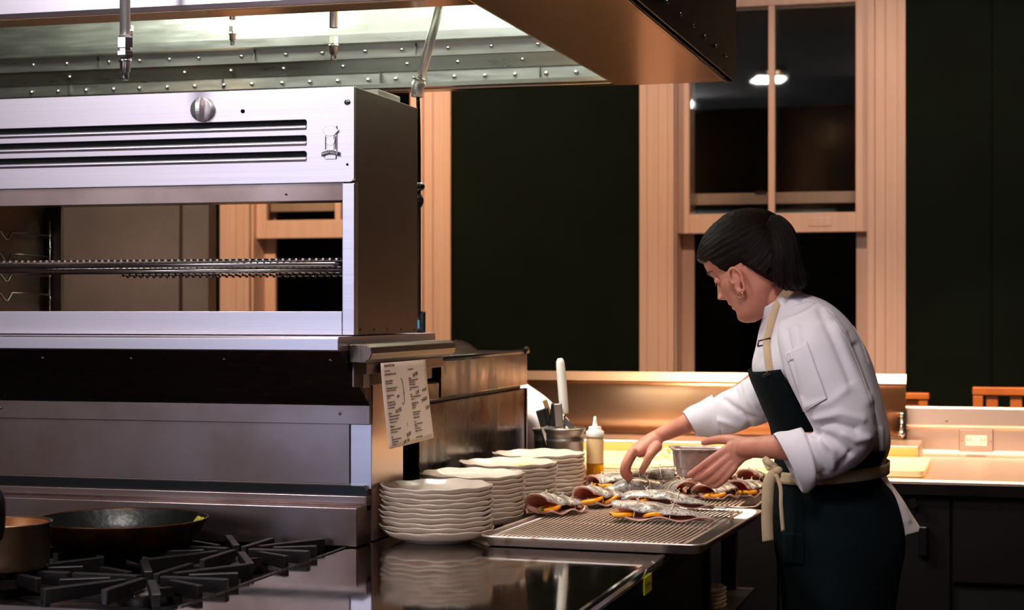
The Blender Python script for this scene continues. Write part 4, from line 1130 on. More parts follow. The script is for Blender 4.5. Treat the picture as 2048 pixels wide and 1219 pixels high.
    for s in (.24, .60):
        W_, H_ = wid(s) * 1.04 + .0008, hei(s); x = -L / 2 + L * s; pts = []
        for k in range(25):
            a = 2 * pi * k / 24
            yy = W_ * cos(a); zz = .40 * H_ + (.60 * H_ + .0014) * sin(a)
            if sin(a) < 0: zz = max(.0008, .40 * H_ * (1 + sin(a) * 1.0)); yy = W_ * cos(a) * 1.02
            pts.append(Vector((x + .004 * sin(a + ph), yy, zz)))
        tw = MB().tube(pts, .00105, 6)
        kp = Vector((x, 0, H_ + .003)); tw.ball(kp, .0026, .0026, .002, 6)
        tw.tube([kp, kp + Vector((.005, .003, .005))], .0008, 5); tw.tube([kp, kp + Vector((-.004, -.004, .006))], .0008, 5)
        tw.build('twine', 'twine', t, world=False)
    if tail:
        tl = MB()
        def fn(i, j):
            xx = L / 2 - .006 + .034 * i; sp_ = .010 + .016 * i
            return Vector((xx + .006 * abs(j - .5) * 2 * i, (j - .5) * 2 * sp_, .006 + .003 * sin(j * 14) * i * .5 + .002 * (1 - i)))
        tl.grid(fn, 6, 10); tl.build('tail_fin', 'fish_skin', t, world=False, solid=.0018)
    return t
def fz(u, v, dz=0): p = pz(u, v, RZ); p.z = RZ + .0006 + dz; return p
FISH = [
    (1326, 1042, 4, .215, .034, .044, 'front-most trout lying lengthwise, split side with orange towards us', 2, False, 1),
    (1338, 1017, 1, .205, .031, .044, 'trout lying just behind the front-most one, dark tail to the right', 1, True, 2),
    (1116, 1026, 60, .150, .041, .050, 'leftmost trout, pink cut end facing us with orange slice', 1, False, 3),
    (1206, 1010, 60, .150, .040, .050, 'second trout from the left, cut end and orange slice facing us', 2, False, 4),
    (1224, 977, 50, .130, .036, .046, 'dark trout beside the oil bottle', 1, False, 5),
    (1264, 987, 200, .140, .034, .043, 'dark-backed trout behind the two front ones', 0, False, 6),
    (1354, 993, 118, .150, .036, .047, 'rounded trout below the steel pan', 0, False, 7),
    (1300, 966, 205, .130, .030, .034, 'dark trout below the right hand', 0, False, 8),
    (1368, 960, 10, .110, .028, .034, 'small trout directly under the tilted steel pan', 0, False, 9),
    (1438, 996, 62, .130, .040, .046, 'open trout at the front right of the rear tray', 1, False, 10),
    (1498, 993, 66, .120, .036, .050, 'trout with orange slice nearest the hanging apron strap', 1, False, 11),
    (1440, 968, 60, .120, .034, .042, 'silvery trout just below the left hand', 0, False, 12),
    (1508, 967, 70, .110, .034, .044, 'trout at the far right corner of the rear tray', 0, False, 13),
]
for (u, v, a, L, w, h, lab, no, tl, sd) in FISH:
    make_fish(fz(u, v), radians(a), L, w, h, lab, no, tl, sd)
# the one being set down
hf = make_fish(pw(1290, 952, 4.47), radians(200), .150, .030, .036, 'trout held in the right hand, being set on the rack', 1, False, 21, roll=radians(6))
hf.location.z = RZ + .030

# ================================================================== CONTAINERS, TOOLS, BOTTLE
bx_ = py(1126, 915, 4.64)
bn = thing('steel_container', (bx_.x, 4.64, .911), 'round steel container full of knives and a white handled turner', 'container')
pr = [(.0001, 0), (.052, 0), (.055, .004), (.0555, .125), (.058, .129), (.0555, .133), (.0565, .150), (.0605, .158), (.0612, .162), (.0595, .1635), (.0565, .160), (.054, .130), (.052, .008), (.0001, .006)]
MB().lathe(pr, (bx_.x, 4.64, .911), 40).build('vessel', 'steel_dark2' if 'steel_dark2' in M else 'chrome_dull', bn) if False else None
M['dull'] = steel('dull container steel', (176, 166, 160), .36, (1, 1, 30))
MB().lathe(pr, (bx_.x, 4.64, .911), 40).build('vessel', 'dull', bn)
b2 = py(1092, 915, 4.76)
q = MB().lathe([(r * .92, z * .93) for r, z in pr], (b2.x + .014, 4.775, .911), 36).build('steel_container', 'dull'); tag(q, 'second round steel container mostly hidden behind the tool container', 'container')
dC = 4.757
def tool(name, label, cat, parts_):
    t = thing(name, tuple(pw(1126, 900, dC)), label, cat, None)
    for pn, m_, pts, r, fl in parts_:
        MB().tube(smooth_path(pts, 5), r if not isinstance(r, list) else r, 12, flat=fl, up=FV if fl != 1 else None).build(pn, m_, t)
    return t
def lerp_r(rs, n):
    out = []
    for i in range(n):
        t = i / (n - 1) * (len(rs) - 1); k = min(int(t), len(rs) - 2); out.append(rs[k] + (rs[k + 1] - rs[k]) * (t - k))
    return out
t = thing('turner', tuple(pw(1133, 900, dC)), 'offset turner with tall white plastic handle standing in the container', 'turner')
hp = smooth_path([pw(1129, 827, dC), pw(1127, 805, dC), pw(1124, 765, dC), pw(1121, 730, dC), pw(1120, 716, dC)], 6)
MB().tube(hp, lerp_r([.0105, .0118, .0125, .0125, .0122, .011, .006], len(hp)), 16).build('handle', 'white_plastic', t)
MB().tube(smooth_path([pw(1129, 830, dC), pw(1130, 842, dC), pw(1129, 858, dC), pw(1126, 890, dC)], 4), .0035, 8).build('shank', 'chrome', t)
bl = MB(); a_, b_ = pw(1128, 838, dC - .004), pw(1153, 866, dC - .012)
dd_ = (b_ - a_); nn = FV.cross(dd_).normalized() * .007
bl.obox((a_ + b_) / 2, dd_ / 2, nn, FV * .0006); bl.build('blade', 'chrome', t, bevel=.0004)
def knife(u0, v0, u1, v1, dd, m_, lab, w=.0085, blade=True, cat='knife', nm='knife'):
    t = thing(nm, tuple(pw(u1, v1 + 40, dC + dd)), lab, cat, 'knives and tools in the container')
    a = pw(u0, v0, dC + dd); b = pw(u1, v1, dC + dd); ax = (b - a).normalized(); nn = FV.cross(ax).normalized()
    MB().obox((a + b) / 2, (b - a) / 2, nn * w, FV * .005).build('handle', m_, t, bevel=.003)
    c = b + ax * .055
    c = Vector((c.x, c.y, max(c.z, .935)))
    MB().obox((b + c) / 2, (c - b) / 2, nn * w * .9, FV * .0008).build('blade', 'chrome', t)
    return t
M['knife_wood'] = mat('worn brass wood handle', (150, 108, 58), .4)
knife(1079, 819, 1089, 852, -.010, 'rubber', 'black handled knife leaning left in the container', .011)
knife(1089, 799, 1102, 836, .012, 'knife_wood', 'wooden handled knife leaning left behind the black one', .0065)
knife(1091, 815, 1099, 852, .004, 'rubber', 'slim dark knife beside the wooden handle', .007)
knife(1108, 806, 1104, 852, -.012, 'rubber', 'black knife handle tilted right in the container', .008)
knife(1115, 806, 1119, 854, -.020, 'dull', 'broad steel tool handle in front of the turner', .0115, cat='tool', nm='steel_scraper')
# squeeze bottle
bp_ = py(1190, 962, 4.72)
sq = thing('squeeze_bottle', (bp_.x, 4.72, .911), 'clear squeeze bottle half filled with golden oil', 'bottle')
c = (bp_.x, 4.72, .9112)
bb = MB().lathe([(.0001, 0), (.021, 0), (.0235, .003), (.0236, .063)], c, 32, mi=1)
bb.lathe([(.0236, .063), (.0238, .125), (.0225, .132), (.0225, .133)], c, 32, mi=0)
bb.build('bottle_body', ['bottle', 'bottle_clear'], sq)
MB().lathe([(.0001, .002), (.0205, .002), (.0225, .005), (.0226, .062), (.0001, .062)], c, 32).build('oil', 'oil', sq)
MB().lathe([(.0001, .134), (.0245, .133), (.0250, .136), (.0248, .150), (.018, .153), (.0175, .160), (.0165, .1625), (.0075, .163), (.0055, .176), (.0030, .190), (.0001, .1905)], c, 28).build('cap', 'white_plastic', sq)
# stack of small plates on the under-shelf
p_ = py(1431, 1219, 3.86)
for k in range(5):
    o = protos[0].copy(); COL.objects.link(o); o.scale = (.62, .62, .9)
    o.location = (-.738, 4.36, .6405 + k * .0105); o.rotation_euler = (0, 0, k * 1.3)
    tag(o, 'small pale plate on the shelf under the counter, %s of its stack' % ('bottommost', 'second from the bottom', 'middle one', 'second from the top', 'topmost')[k], 'plate', 'small plates under the counter')

# ================================================================== PEOPLE
from mathutils.bvhtree import BVHTree
import numpy as np
SC.view_layers.update() if False else None
def proj(p):
    d = p.dot(FV); return 1024 + FPX * p.dot(RV) / d, HY - FPX * (p.z - EYE) / d, d

class Loft:
    """sections: (uL, vL, uR, vR, depth, half depth) ; phi 0 = L, +90 = towards the camera"""
    def __init__(s, secs, e=2.0):
        s.S = []; s.e = e
        for (uL, vL, uR, vR, d, hd) in secs:
            a = pw(uL, vL, d); b = pw(uR, vR, d)
            s.S.append((((a + b) / 2), (a - b) / 2, hd, d))
    def sec(s, t):
        x = t * (len(s.S) - 1); i = min(int(x), len(s.S) - 2); f = x - i
        g = lambda k: s.S[max(0, min(k, len(s.S) - 1))]
        return tuple(cr(g(i - 1)[m], g(i)[m], g(i + 1)[m], g(i + 2)[m], f) for m in range(3))
    def pt(s, t, phi, off=0):
        C, A, hd = s.sec(t); c, q = cos(phi), sin(phi)
        k = 2 / s.e
        cc = abs(c) ** k * (1 if c >= 0 else -1); qq = abs(q) ** k * (1 if q >= 0 else -1)
        al = A.length
        return C + A * (cc * (1 + off / max(al, .01))) - FV * (qq * (hd + off))
    def mesh(s, mb, nt=24, n=36, mi=0, off=0):
        R = [[s.pt(i / nt, 2 * pi * j / n, off) for j in range(n)] for i in range(nt + 1)]
        return mb.rings(R, True, True, mi, True)
    def patch(s, mb, t0, t1, p0, p1, nt=20, n=30, off=.004, mi=0, fn=None):
        def f(i, j):
            t = t0 + (t1 - t0) * i; ph = radians(p0 + (p1 - p0) * j)
            return s.pt(t, ph, off + (fn(i, j) if fn else 0))
        return mb.grid(f, nt, n, mi)

def remesh(mb, vox, smooth_it=4, fac=.5):
    me = bpy.data.meshes.new('tmp'); me.from_pydata(mb.v, [], mb.f)
    bm = bmesh.new(); bm.from_mesh(me); bmesh.ops.recalc_face_normals(bm, faces=bm.faces); bm.to_mesh(me); bm.free()
    o = bpy.data.objects.new('tmp', me); COL.objects.link(o)
    m = o.modifiers.new('r', 'REMESH'); m.mode = 'VOXEL'; m.voxel_size = vox; m.use_smooth_shade = True
    if smooth_it:
        m = o.modifiers.new('s', 'SMOOTH'); m.factor = fac; m.iterations = smooth_it
    dg = bpy.context.evaluated_depsgraph_get(); dg.update()
    ev = o.evaluated_get(dg); out = bpy.data.meshes.new_from_object(ev)
    bpy.data.objects.remove(o); bpy.data.meshes.remove(me)
    out.polygons.foreach_set('use_smooth', [True] * len(out.polygons))
    return out
def obj_from(me, name, mats, parent):
    off = Vector((0, 0, 0)); q = parent
    while q is not None: off += q.location; q = q.parent
    me.transform(Matrix.Translation(-off)); me.name = name
    me.materials.clear()
    for m in (mats if isinstance(mats, (list, tuple)) else [mats]): me.materials.append(M[m])
    o = bpy.data.objects.new(name, me); COL.objects.link(o); o.parent = parent
    return o
def limb(mb, pts, n=14, k=5):
    """pts: list of (Vector, radius) -> smooth closed tube with round ends"""
    P = smooth_path([p for p, r in pts], k); R = lerp_r([r for p, r in pts], len(P))
    mb.tube(P, R, n); mb.ball(P[0], R[0] * .98, n=8); mb.ball(P[-1], R[-1] * .98, n=8)

# ---------------------------------------------------------------- head shape
ZT = [-.104, -.098, -.090, -.080, -.070, -.060, -.050, -.040, -.030, -.018, -.005, .010, .025, .040, .060, .080, .098, .112, .120, .123]
FX = [.052, .066, .0745, .0775, .0755, .0755, .0775, .0800, .0805, .0815, .0825, .0825, .0835, .0885, .0885, .0800, .0620, .0400, .0180, .0020]
HW = [.014, .026, .0370, .0450, .0500, .0535, .0565, .0590, .0615, .0645, .0670, .0690, .0705, .0715, .0710, .0655, .0530, .0360, .0180, .0020]
BX = [.015, .004, -.008, -.018, -.028, -.040, -.052, -.064, -.074, -.084, -.090, -.095, -.098, -.100, -.098, -.088, -.068, -.044, -.022, -.002]
def itp(T, z):
    z = max(ZT[0], min(ZT[-1], z)); i = 0
    while i < len(ZT) - 2 and z > ZT[i + 1]: i += 1
    f = (z - ZT[i]) / (ZT[i + 1] - ZT[i]); g = lambda k: T[max(0, min(k, len(T) - 1))]
    return cr(g(i - 1), g(i), g(i + 1), g(i + 2), f) if 0 < i < len(ZT) - 2 else T[i] + (T[i + 1] - T[i]) * f
def G(x, s): return exp(-(x / s) ** 2)
def head_pt(z, a, off=0):
    f, w, b = itp(FX, z), itp(HW, z), itp(BX, z)
    c = (f + b) * .5 - .004
    ca, sa = cos(a), sin(a)
    ex = 2.35 if ca > 0 else 2.1
    cc = abs(ca) ** (2 / ex) * (1 if ca >= 0 else -1); ss = abs(sa) ** (2 / ex) * (1 if sa >= 0 else -1)
    x = c + ((f - c) if ca > 0 else (c - b)) * cc; y = w * ss
    if ca > 0:
        nz_ = 0
        if -.030 < z < .026:
            t = (.026 - z) / (.026 + .019)
            nz_ = (.001 + .0195 * min(t, 1) ** 1.6) if z > -.019 else .0205 * max(0, (z + .030) / .011) ** .8
        x += nz_ * G(y, .0105 + .004 * max(0, -z * 20))
        x += .0075 * G(z + .0225, .007) * G(abs(y) - .011, .007)                 # nostril wings
        x -= .0100 * G(abs(y) - .032, .013) * G(z - .012, .012)                   # eye sockets
        x += .0015 * G(abs(y) - .026, .016) * G(z - .033, .010)                   # brow
        x += .0042 * G(y, .020) * G(z + .0435, .0042) + .0050 * G(y, .017) * G(z + .0555, .0050)   # lips
        x -= .0034 * G(y, .020) * G(z + .0495, .0024)
        x -= .0030 * G(y, .018) * G(z + .0655, .0050)
        x += .0030 * G(y, .016) * G(z + .083, .010)
        y += (1 if y > 0 else -1) * .0030 * G(abs(y) - .05, .016) * G(z + .012, .018)
    v = Vector((x, y, z))
    if off:
        n = Vector(((x - c) / max(abs(f - b) * .5, .01), y / max(w, .01), z / .12)); n.normalize(); v += n * off
    return v
def head_mesh(mb, T, nz=100, na=96):
    R = [[T(head_pt(ZT[0] + (ZT[-1] - ZT[0]) * (i / nz) , 2 * pi * j / na)) for j in range(na)] for i in range(nz + 1)]
    mb.rings(R, True, True, 0, True)

def make_frame(O, psi, pit, rollv=0):
    fh = -RV * cos(psi) + FV * sin(psi)
    fwd = fh * cos(pit) - UP * sin(pit); up = UP * cos(pit) + fh * sin(pit); lf = up.cross(fwd)
    return lambda v: O + fwd * v.x + lf * v.y + up * v.z

D0 = 3.92
ck = thing('person', tuple(pw(1680, 1885, D0)), 'person in white jacket and dark green apron leaning over the trout', 'person')
ck.location.z = 0
HO = pw(1504, 539, 3.93)
HT_ = make_frame(HO, radians(25), radians(29))
body = MB()
head_mesh(body, HT_)
# ears
def ear(mb, T, sy):
    base = Vector((.024, sy * .0660, -.016))
    def E(a, r, out): return T(base + Vector((-.3 * out - .0165 * r * cos(a) - .003, sy * out, .031 * r * sin(a))))
    rim = []
    for k in range(15):
        a = radians(-150 + 300 * k / 14) * 1.0
        aa = radians(-95) + radians(285) * k / 14
        rim.append(T(base + Vector((-.004 - .0150 * cos(aa) * (1 if sin(aa) > 0 else .75), sy * (.010 + .004 * max(cos(aa), 0)), .0005 + .0285 * sin(aa)))))
    mb.tube(smooth_path(rim, 2), .0036, 8)
    mb.ball(T(base + Vector((-.002, sy * .0015, 0))), .009, .009, .026, 10)
    mb.ball(T(base + Vector((.004, sy * .0075, -.023))), .0062, .0062, .0080, 8)
    mb.ball(T(base + Vector((.008, sy * .004, -.003))), .004, .005, .007, 8)
    inner = [T(base + Vector((-.006 - .0085 * cos(aa), sy * .0085, .004 + .016 * sin(aa)))) for aa in [radians(-60 + 220 * k / 8) for k in range(9)]]
    mb.tube(inner, .0026, 6)
ear(body, HT_, 1); ear(body, HT_, -1)
# neck, shoulders, torso inside the clothes
NK = Loft([(1490, 585, 1545, 520, 3.93, .050), (1512, 612, 1566, 560, 3.93, .050), (1530, 632, 1590, 590, 3.93, .055), (1545, 665, 1625, 620, 3.93, .09)])
NK.mesh(body, 14, 28)
TB = Loft([(1548, 655, 1625, 625, 3.93, .08), (1538, 705, 1675, 675, 3.92, .125), (1535, 770, 1715, 740, 3.92, .145), (1560, 850, 1735, 830, 3.92, .13), (1575, 930, 1745, 925, 3.92, .125), (1570, 1010, 1775, 1005, 3.92, .145), (1600, 1110, 1770, 1110, 3.92, .145)])
TB.mesh(body, 24, 32)
# near (left) arm
limb(body, [(pw(1618, 690, 3.80), .036), (pw(1658, 770, 3.73), .038), (pw(1700, 860, 3.69), .036), (pw(1672, 890, 3.70), .034), (pw(1610, 893, 3.735), .031), (pw(1550, 893, 3.775), .0262), (pw(1512, 894, 3.81), .0232), (pw(1488, 895, 3.83), .0215)], 20)
HNear = Loft([(1500, 873, 1503, 917, 3.822, .0190), (1484, 874, 1490, 922, 3.832, .0175), (1467, 879, 1480, 932, 3.845, .0155), (1451, 888, 1468, 942, 3.853, .0130), (1442, 896, 1462, 944, 3.857, .0100)])
HNear.mesh(body, 16, 24)
def finger(mb, pts, rs): limb(mb, [(pw(*p), r) for p, r in zip(pts, rs)], 12, 4)
finger(body, [(1452, 899, 3.853), (1419, 921, 3.862), (1396, 938, 3.884), (1379, 949, 3.902)], [.0100, .0091, .0084, .0068])
finger(body, [(1457, 913, 3.848), (1427, 938, 3.853), (1406, 952, 3.878), (1390, 958, 3.903)], [.0100, .0092, .0084, .0068])
finger(body, [(1462, 926, 3.845), (1438, 951, 3.850), (1420, 962, 3.874), (1405, 962, 3.898)], [.0096, .0088, .0080, .0066])
finger(body, [(1468, 936, 3.842), (1449, 957, 3.848), (1433, 970, 3.866), (1419, 970, 3.886)], [.0086, .0078, .0072, .0060])
finger(body, [(1492, 886, 3.835), (1462, 879, 3.862), (1433, 879, 3.898), (1408, 884, 3.934)], [.0140, .0118, .0098, .0076])
# far (right) arm
limb(body, [(pw(1585, 700, 4.08), .045), (pw(1525, 765, 4.14), .038), (pw(1462, 806, 4.20), .031), (pw(1400, 834, 4.29), .0255), (pw(1352, 856, 4.35), .0205), (pw(1322, 869, 4.385), .0185)], 20)
HFar = Loft([(1330, 852, 1324, 886, 4.38, .0200), (1306, 861, 1313, 897, 4.395, .026), (1284, 874, 1303, 907, 4.40, .033), (1266, 889, 1290, 912, 4.40, .036), (1257, 900, 1279, 915, 4.40, .033)])
HFar.mesh(body, 16, 24)
finger(body, [(1266, 901, 4.370), (1254, 924, 4.362), (1251, 942, 4.375), (1262, 954, 4.395)], [.0105, .0094, .0086, .0070])
finger(body, [(1264, 901, 4.392), (1250, 926, 4.386), (1247, 946, 4.400), (1258, 958, 4.415)], [.0105, .0096, .0088, .0070])
finger(body, [(1266, 903, 4.415), (1253, 927, 4.414), (1250, 945, 4.425), (1260, 956, 4.438)], [.0100, .0092, .0084, .0068])
finger(body, [(1270, 905, 4.436), (1259, 926, 4.438), (1256, 941, 4.448), (1264, 950, 4.458)], [.0090, .0082, .0074, .0062])
finger(body, [(1314, 892, 4.372), (1301, 908, 4.356), (1292, 926, 4.362), (1284, 941, 4.378)], [.0140, .0118, .0098, .0078])
# legs and feet inside trousers and shoes
for (dd, ou) in ((3.83, 0), (4.01, -14)):
    limb(body, [(pw(1690 + ou, 1090, dd), .080), (pw(1697 + ou, 1290, dd), .066), (pw(1702 + ou, 1470, dd), .050), (pw(1712 + ou, 1650, dd), .046), (pw(1716 + ou, 1820, dd), .034)], 16)
bme = remesh(body, .0025, 2, .35)
bo = obj_from(bme, 'body', ['skin', 'lips'], ck)
# lips by place on the head
O_ = ck.location
fwd_ = HT_(Vector((1, 0, 0))) - HO; lf_ = HT_(Vector((0, 1, 0))) - HO; up_ = HT_(Vector((0, 0, 1))) - HO
for pgon in bme.polygons:
    c = pgon.center + O_ - HO
    if c.length < .14:
        x, y, z = c.dot(fwd_), c.dot(lf_), c.dot(up_)
        lim = .0235
        if x > .068 and abs(y) < lim and -.0615 + .0035 * (abs(y) / lim) ** 2 < z < -.0395 - .006 * (abs(y) / lim) ** 2 : pgon.material_index = 1
# eyes: closed looking-down lids with lashes, brows
def arc(z0, sag, y0, y1, x0, off, n=10):
    out = []
    for k in range(n + 1):
        y = y0 + (y1 - y0) * k / n; z = z0 - sag * sin(pi * k / n)
        lo_, hi_ = 0.0, pi / 2
        for _ in range(24):
            m_ = (lo_ + hi_) / 2
            if abs(head_pt(z, m_).y) < abs(y): lo_ = m_
            else: hi_ = m_
        p = head_pt(z, lo_ if y > 0 else -lo_); p.x += off; out.append(p)
    return out
eye = MB()
for sy in (1, -1):
    c = Vector((.0690, sy * .0310, .0115))
    eye.ball(HT_(c), .0108, n=12)
eye.build('eyelid', 'skin', ck)
la = MB()
for sy in (1, -1):
    pts = []
    for k in range(9):
        a = radians(-62 + 124 * k / 8)
        pts.append(HT_(Vector((.0690 + .0110 * cos(a) * .93, sy * .0310 + .0110 * sin(a), .0072 - .0012 * cos(a)))))
    la.tube(pts, .0008, 5)
    for k in range(9):
        a = radians(-60 + 120 * k / 8)
        b_ = Vector((.0690 + .0110 * cos(a) * .93, sy * .0310 + .0110 * sin(a), .0070)); la.tube([HT_(b_), HT_(b_ + Vector((.0050 * cos(a), .0040 * sin(a), -.0035)))], [.0006, .0002], 4)
la.build('eyelashes', 'lash', ck)
bw = MB()
for sy in (1, -1):
    p = arc(.034, -.004, sy * .012, sy * .050, 0, .0010)
    bw.tube([HT_(q) for q in p], lerp_r([.0016, .0024, .0020, .0008], len(p)), 6, flat=1)
bw.build('eyebrows', 'brow', ck)
er = MB(); ec = Vector((.030, .0745, -.0475))
er.tube([HT_(ec + Vector((.0062 * cos(a), .0, .0062 * sin(a)))) for a in [2 * pi * k / 18 for k in range(19)]], .0009, 6)
q = er.build('hoop_earring', 'gold', ck)

# hair: shell over the skull with a hairline
def hair_mask(p):
    x, y, z = p; ay = abs(y)
    # hairline height by forward position
    front = .066 - .10 * max(0, ay - .034)            # forehead
    if x > .058: line = .060 - .25 * max(0, ay - .030)
    elif x > .040: line = .052 - (.058 - x) * 2.1
    elif x > -.004: line = .0120
    else: line = .0120 - (-.004 - x) * 2.0
    return z - line
NZ, NA_ = 90, 120
tie = Vector((-.094, .006, .070))
hv = []; st_at = []
hm = MB(); R = []
for i in range(NZ + 1):
    z = -.070 + (ZT[-1] + .070) * i / NZ; ring = []
    for j in range(NA_):
        a = 2 * pi * j / NA_; p = head_pt(z, a); m_ = hair_mask(p)
        k = max(0, min(1, (m_ + .004) / .016)); k = k * k * (3 - 2 * k)
        full = .0105 + .004 * max(0, min(1, (p.z - .02) / .08)) + .003 * G(p.x + .05, .05)
        n_ = p - tie; az = math.atan2(n_.y, n_.z + .001) if n_.length > .001 else 0
        ridge = .0011 * sin(az * 34 + 3 * noise.noise(p * 30)) + .0007 * sin(az * 71)
        q_ = head_pt(z, a, -.006 + (full + .006 + ridge) * k)
        ring.append(HT_(q_)); st_at.append((az * 1.0, n_.length * 10, 0))
    R.append(ring)
hm.rings(R, True, True, 0, True)
ho = hm.build('hair', 'hair', ck)
def set_strand(o, data):
    at = o.data.attributes.new('strand', 'FLOAT_VECTOR', 'POINT'); flat = [c for d in data for c in d]
    at.data.foreach_set('vector', flat)
set_strand(ho, st_at)
# pony tail
PT = Loft([(1527, 452, 1543, 430, 3.865, .012), (1536, 462, 1562, 432, 3.855, .018), (1542, 484, 1586, 455, 3.845, .027), (1544, 512, 1599, 492, 3.84, .032), (1543, 540, 1606, 528, 3.84, .033), (1549, 563, 1616, 553, 3.84, .030), (1566, 577, 1611, 570, 3.845, .020), (1585, 583, 1602, 579, 3.85, .008)])
pm = MB(); R = []; sa = []
nt, n = 44, 84
for i in range(nt + 1):
    ring = []
    for j in range(n):
        ph = 2 * pi * j / n; t = i / nt
        rd = (.0016 * sin(ph * 9 + 2.2 * noise.noise(Vector((ph, t * 3, 0)))) + .0009 * sin(ph * 21 + t * 3)) * (.4 + t)
        ring.append(PT.pt(t, ph + .25 * sin(t * 4), rd)); sa.append((ph * .6, t * 2.0, 0))
    R.append(ring)
pm.rings(R, True, True, 0, True)
pt_ = pm.build('ponytail', 'hair', ck); set_strand(pt_, sa)
wp = MB()
rs_ = random.Random(4)
for k in range(26):
    u0 = rs_.uniform(1552, 1608); v0 = rs_.uniform(556, 572); d_ = rs_.uniform(3.815, 3.86)
    wp.tube(smooth_path([pw(u0, v0 - 14, d_), pw(u0 + rs_.uniform(-1, 5), v0, d_), pw(u0 + rs_.uniform(-4, 9), v0 + rs_.uniform(8, 17), d_)], 3), lerp_r([.0022, .0018, .0003], 7), 5)
w_ = wp.build('hair_tips', 'hair', pt_); set_strand(w_, [(v.co.x * 8, v.co.z * 10, 0) for v in w_.data.vertices]); w_['kind'] = 'stuff'
MB().tube([HT_(tie + Vector((-.006 , .012 * cos(a), .012 * sin(a)))) for a in [2 * pi * k / 12 for k in range(13)]], .0045, 8).build('hair_tie', 'lash', ck)

# ---------------------------------------------------------------- jacket
JT = Loft([(1535, 606, 1600, 584, 3.925, .055), (1526, 642, 1648, 600, 3.925, .105), (1516, 690, 1694, 640, 3.92, .160), (1509, 740, 1728, 695, 3.92, .178), (1530, 800, 1750, 760, 3.92, .176), (1551, 850, 1768, 828, 3.92, .168), (1558, 893, 1777, 885, 3.92, .158), (1566, 938, 1764, 934, 3.92, .146), (1564, 975, 1786, 975, 3.92, .158), (1568, 1020, 1812, 1012, 3.92, .166), (1568, 1080, 1838, 1052, 3.92, .170)], 2.15)
jk = MB(); JT.mesh(jk, 60, 56)
SN = Loft([(1560, 640, 1640, 602, 3.82, .050), (1556, 665, 1668, 628, 3.775, .066), (1560, 705, 1694, 662, 3.745, .072), (1577, 762, 1720, 722, 3.725, .072), (1603, 815, 1741, 782, 3.71, .070), (1622, 850, 1750, 842, 3.70, .068), (1630, 866, 1744, 893, 3.70, .068), (1622, 866, 1712, 930, 3.705, .066), (1606, 862, 1662, 956, 3.72, .062), (1585, 862, 1622, 960, 3.735, .056)])
SN.mesh(jk, 46, 40)
SFr = Loft([(1560, 665, 1610, 745, 4.06, .06), (1536, 715, 1572, 812, 4.085, .064), (1500, 752, 1545, 838, 4.12, .062), (1470, 772, 1500, 853, 4.16, .058), (1440, 786, 1462, 866, 4.20, .052), (1418, 800, 1440, 870, 4.24, .047)])
SFr.mesh(jk, 30, 36)
jme = remesh(jk, .0042, 5, .5)
# cloth folds
FOLDS = [  # (polyline px, sigma m, amplitude m)
    ([(1628, 850), (1665, 846), (1712, 858)], .0075, -.0085), ([(1634, 838), (1680, 826), (1725, 838)], .008, .0055), ([(1630, 864), (1670, 880), (1700, 905)], .008, -.0065),
    ([(1645, 872), (1665, 900), (1668, 935)], .007, .0065), ([(1632, 868), (1640, 905), (1648, 945)], .006, -.005), ([(1690, 868), (1712, 880), (1735, 875)], .008, .006),
    ([(1612, 812), (1660, 805), (1690, 780)], .009, .004), ([(1572, 660), (1582, 720), (1600, 790)], .007, -.006), ([(1595, 655), (1600, 690)], .006, .003),
    ([(1640, 620), (1672, 690), (1700, 760)], .008, -.0045), ([(1712, 690), (1738, 770), (1756, 850)], .007, -.006), ([(1742, 790), (1762, 860), (1762, 900)], .006, .005),
    ([(1672, 655), (1705, 730), (1738, 800)], .010, .004), ([(1700, 910), (1672, 940)], .006, -.004),
    ([(1650, 640), (1690, 660)], .008, .003), ([(1782, 985), (1800, 1045)], .006, -.004), ([(1795, 975), (1818, 1040)], .006, .003)]
FOLDS_FAR = [([(1470, 780), (1480, 820), (1500, 850)], .007, -.006), ([(1490, 765), (1500, 800), (1525, 830)], .008, .006), ([(1450, 800), (1490, 832), (1530, 838)], .007, -.0045), ([(1508, 755), (1520, 790)], .006, -.004), ([(1440, 840), (1480, 852)], .007, .003)]
def seg_dist(p, a, b):
    ab = (b[0] - a[0], b[1] - a[1]); t = ((p[0] - a[0]) * ab[0] + (p[1] - a[1]) * ab[1]) / (ab[0] ** 2 + ab[1] ** 2 + 1e-9); t = max(0, min(1, t))
    return sqrt((p[0] - a[0] - ab[0] * t) ** 2 + (p[1] - a[1] - ab[1] * t) ** 2)
def fold_disp(me, folds, ffar, split=4.0, near=3.9):
    vs = me.vertices; nv = len(vs)
    co = np.empty(nv * 3); vs.foreach_get('co', co); co = co.reshape(-1, 3)
    no = np.array([tuple(v.normal) for v in vs])
    fv = np.array(tuple(FV)); rv = np.array(tuple(RV)); d = co @ fv
    u = 1024 + FPX * (co @ rv) / d; v = HY - FPX * (co[:, 2] - EYE) / d
    facing = -(no @ fv)
    disp = np.zeros(nv)
    for folds_, far in ((folds, False), (ffar, True)):
        for poly, sg, amp in folds_:
            best = np.full(nv, 1e9)
            for a, b in zip(poly[:-1], poly[1:]):
                abx, aby = b[0] - a[0], b[1] - a[1]
                t = np.clip(((u - a[0]) * abx + (v - a[1]) * aby) / (abx * abx + aby * aby), 0, 1)
                best = np.minimum(best, np.hypot(u - a[0] - abx * t, v - a[1] - aby * t))
            m = best * d / FPX
            w = np.clip(facing * 2 + .3, 0, 1) * ((d > near) if far else (d < near))
            disp += amp * np.exp(-(m / sg) ** 2) * w
    for i in range(nv):
        p = Vector(co[i]); q = Vector((p.x * 9, p.y * 9, p.z * 5))
        disp[i] += .0032 * noise.noise(q) + .0016 * noise.noise(q * 2.7)
    co += no * disp[:, None]
    vs.foreach_set('co', co.ravel()); me.update()
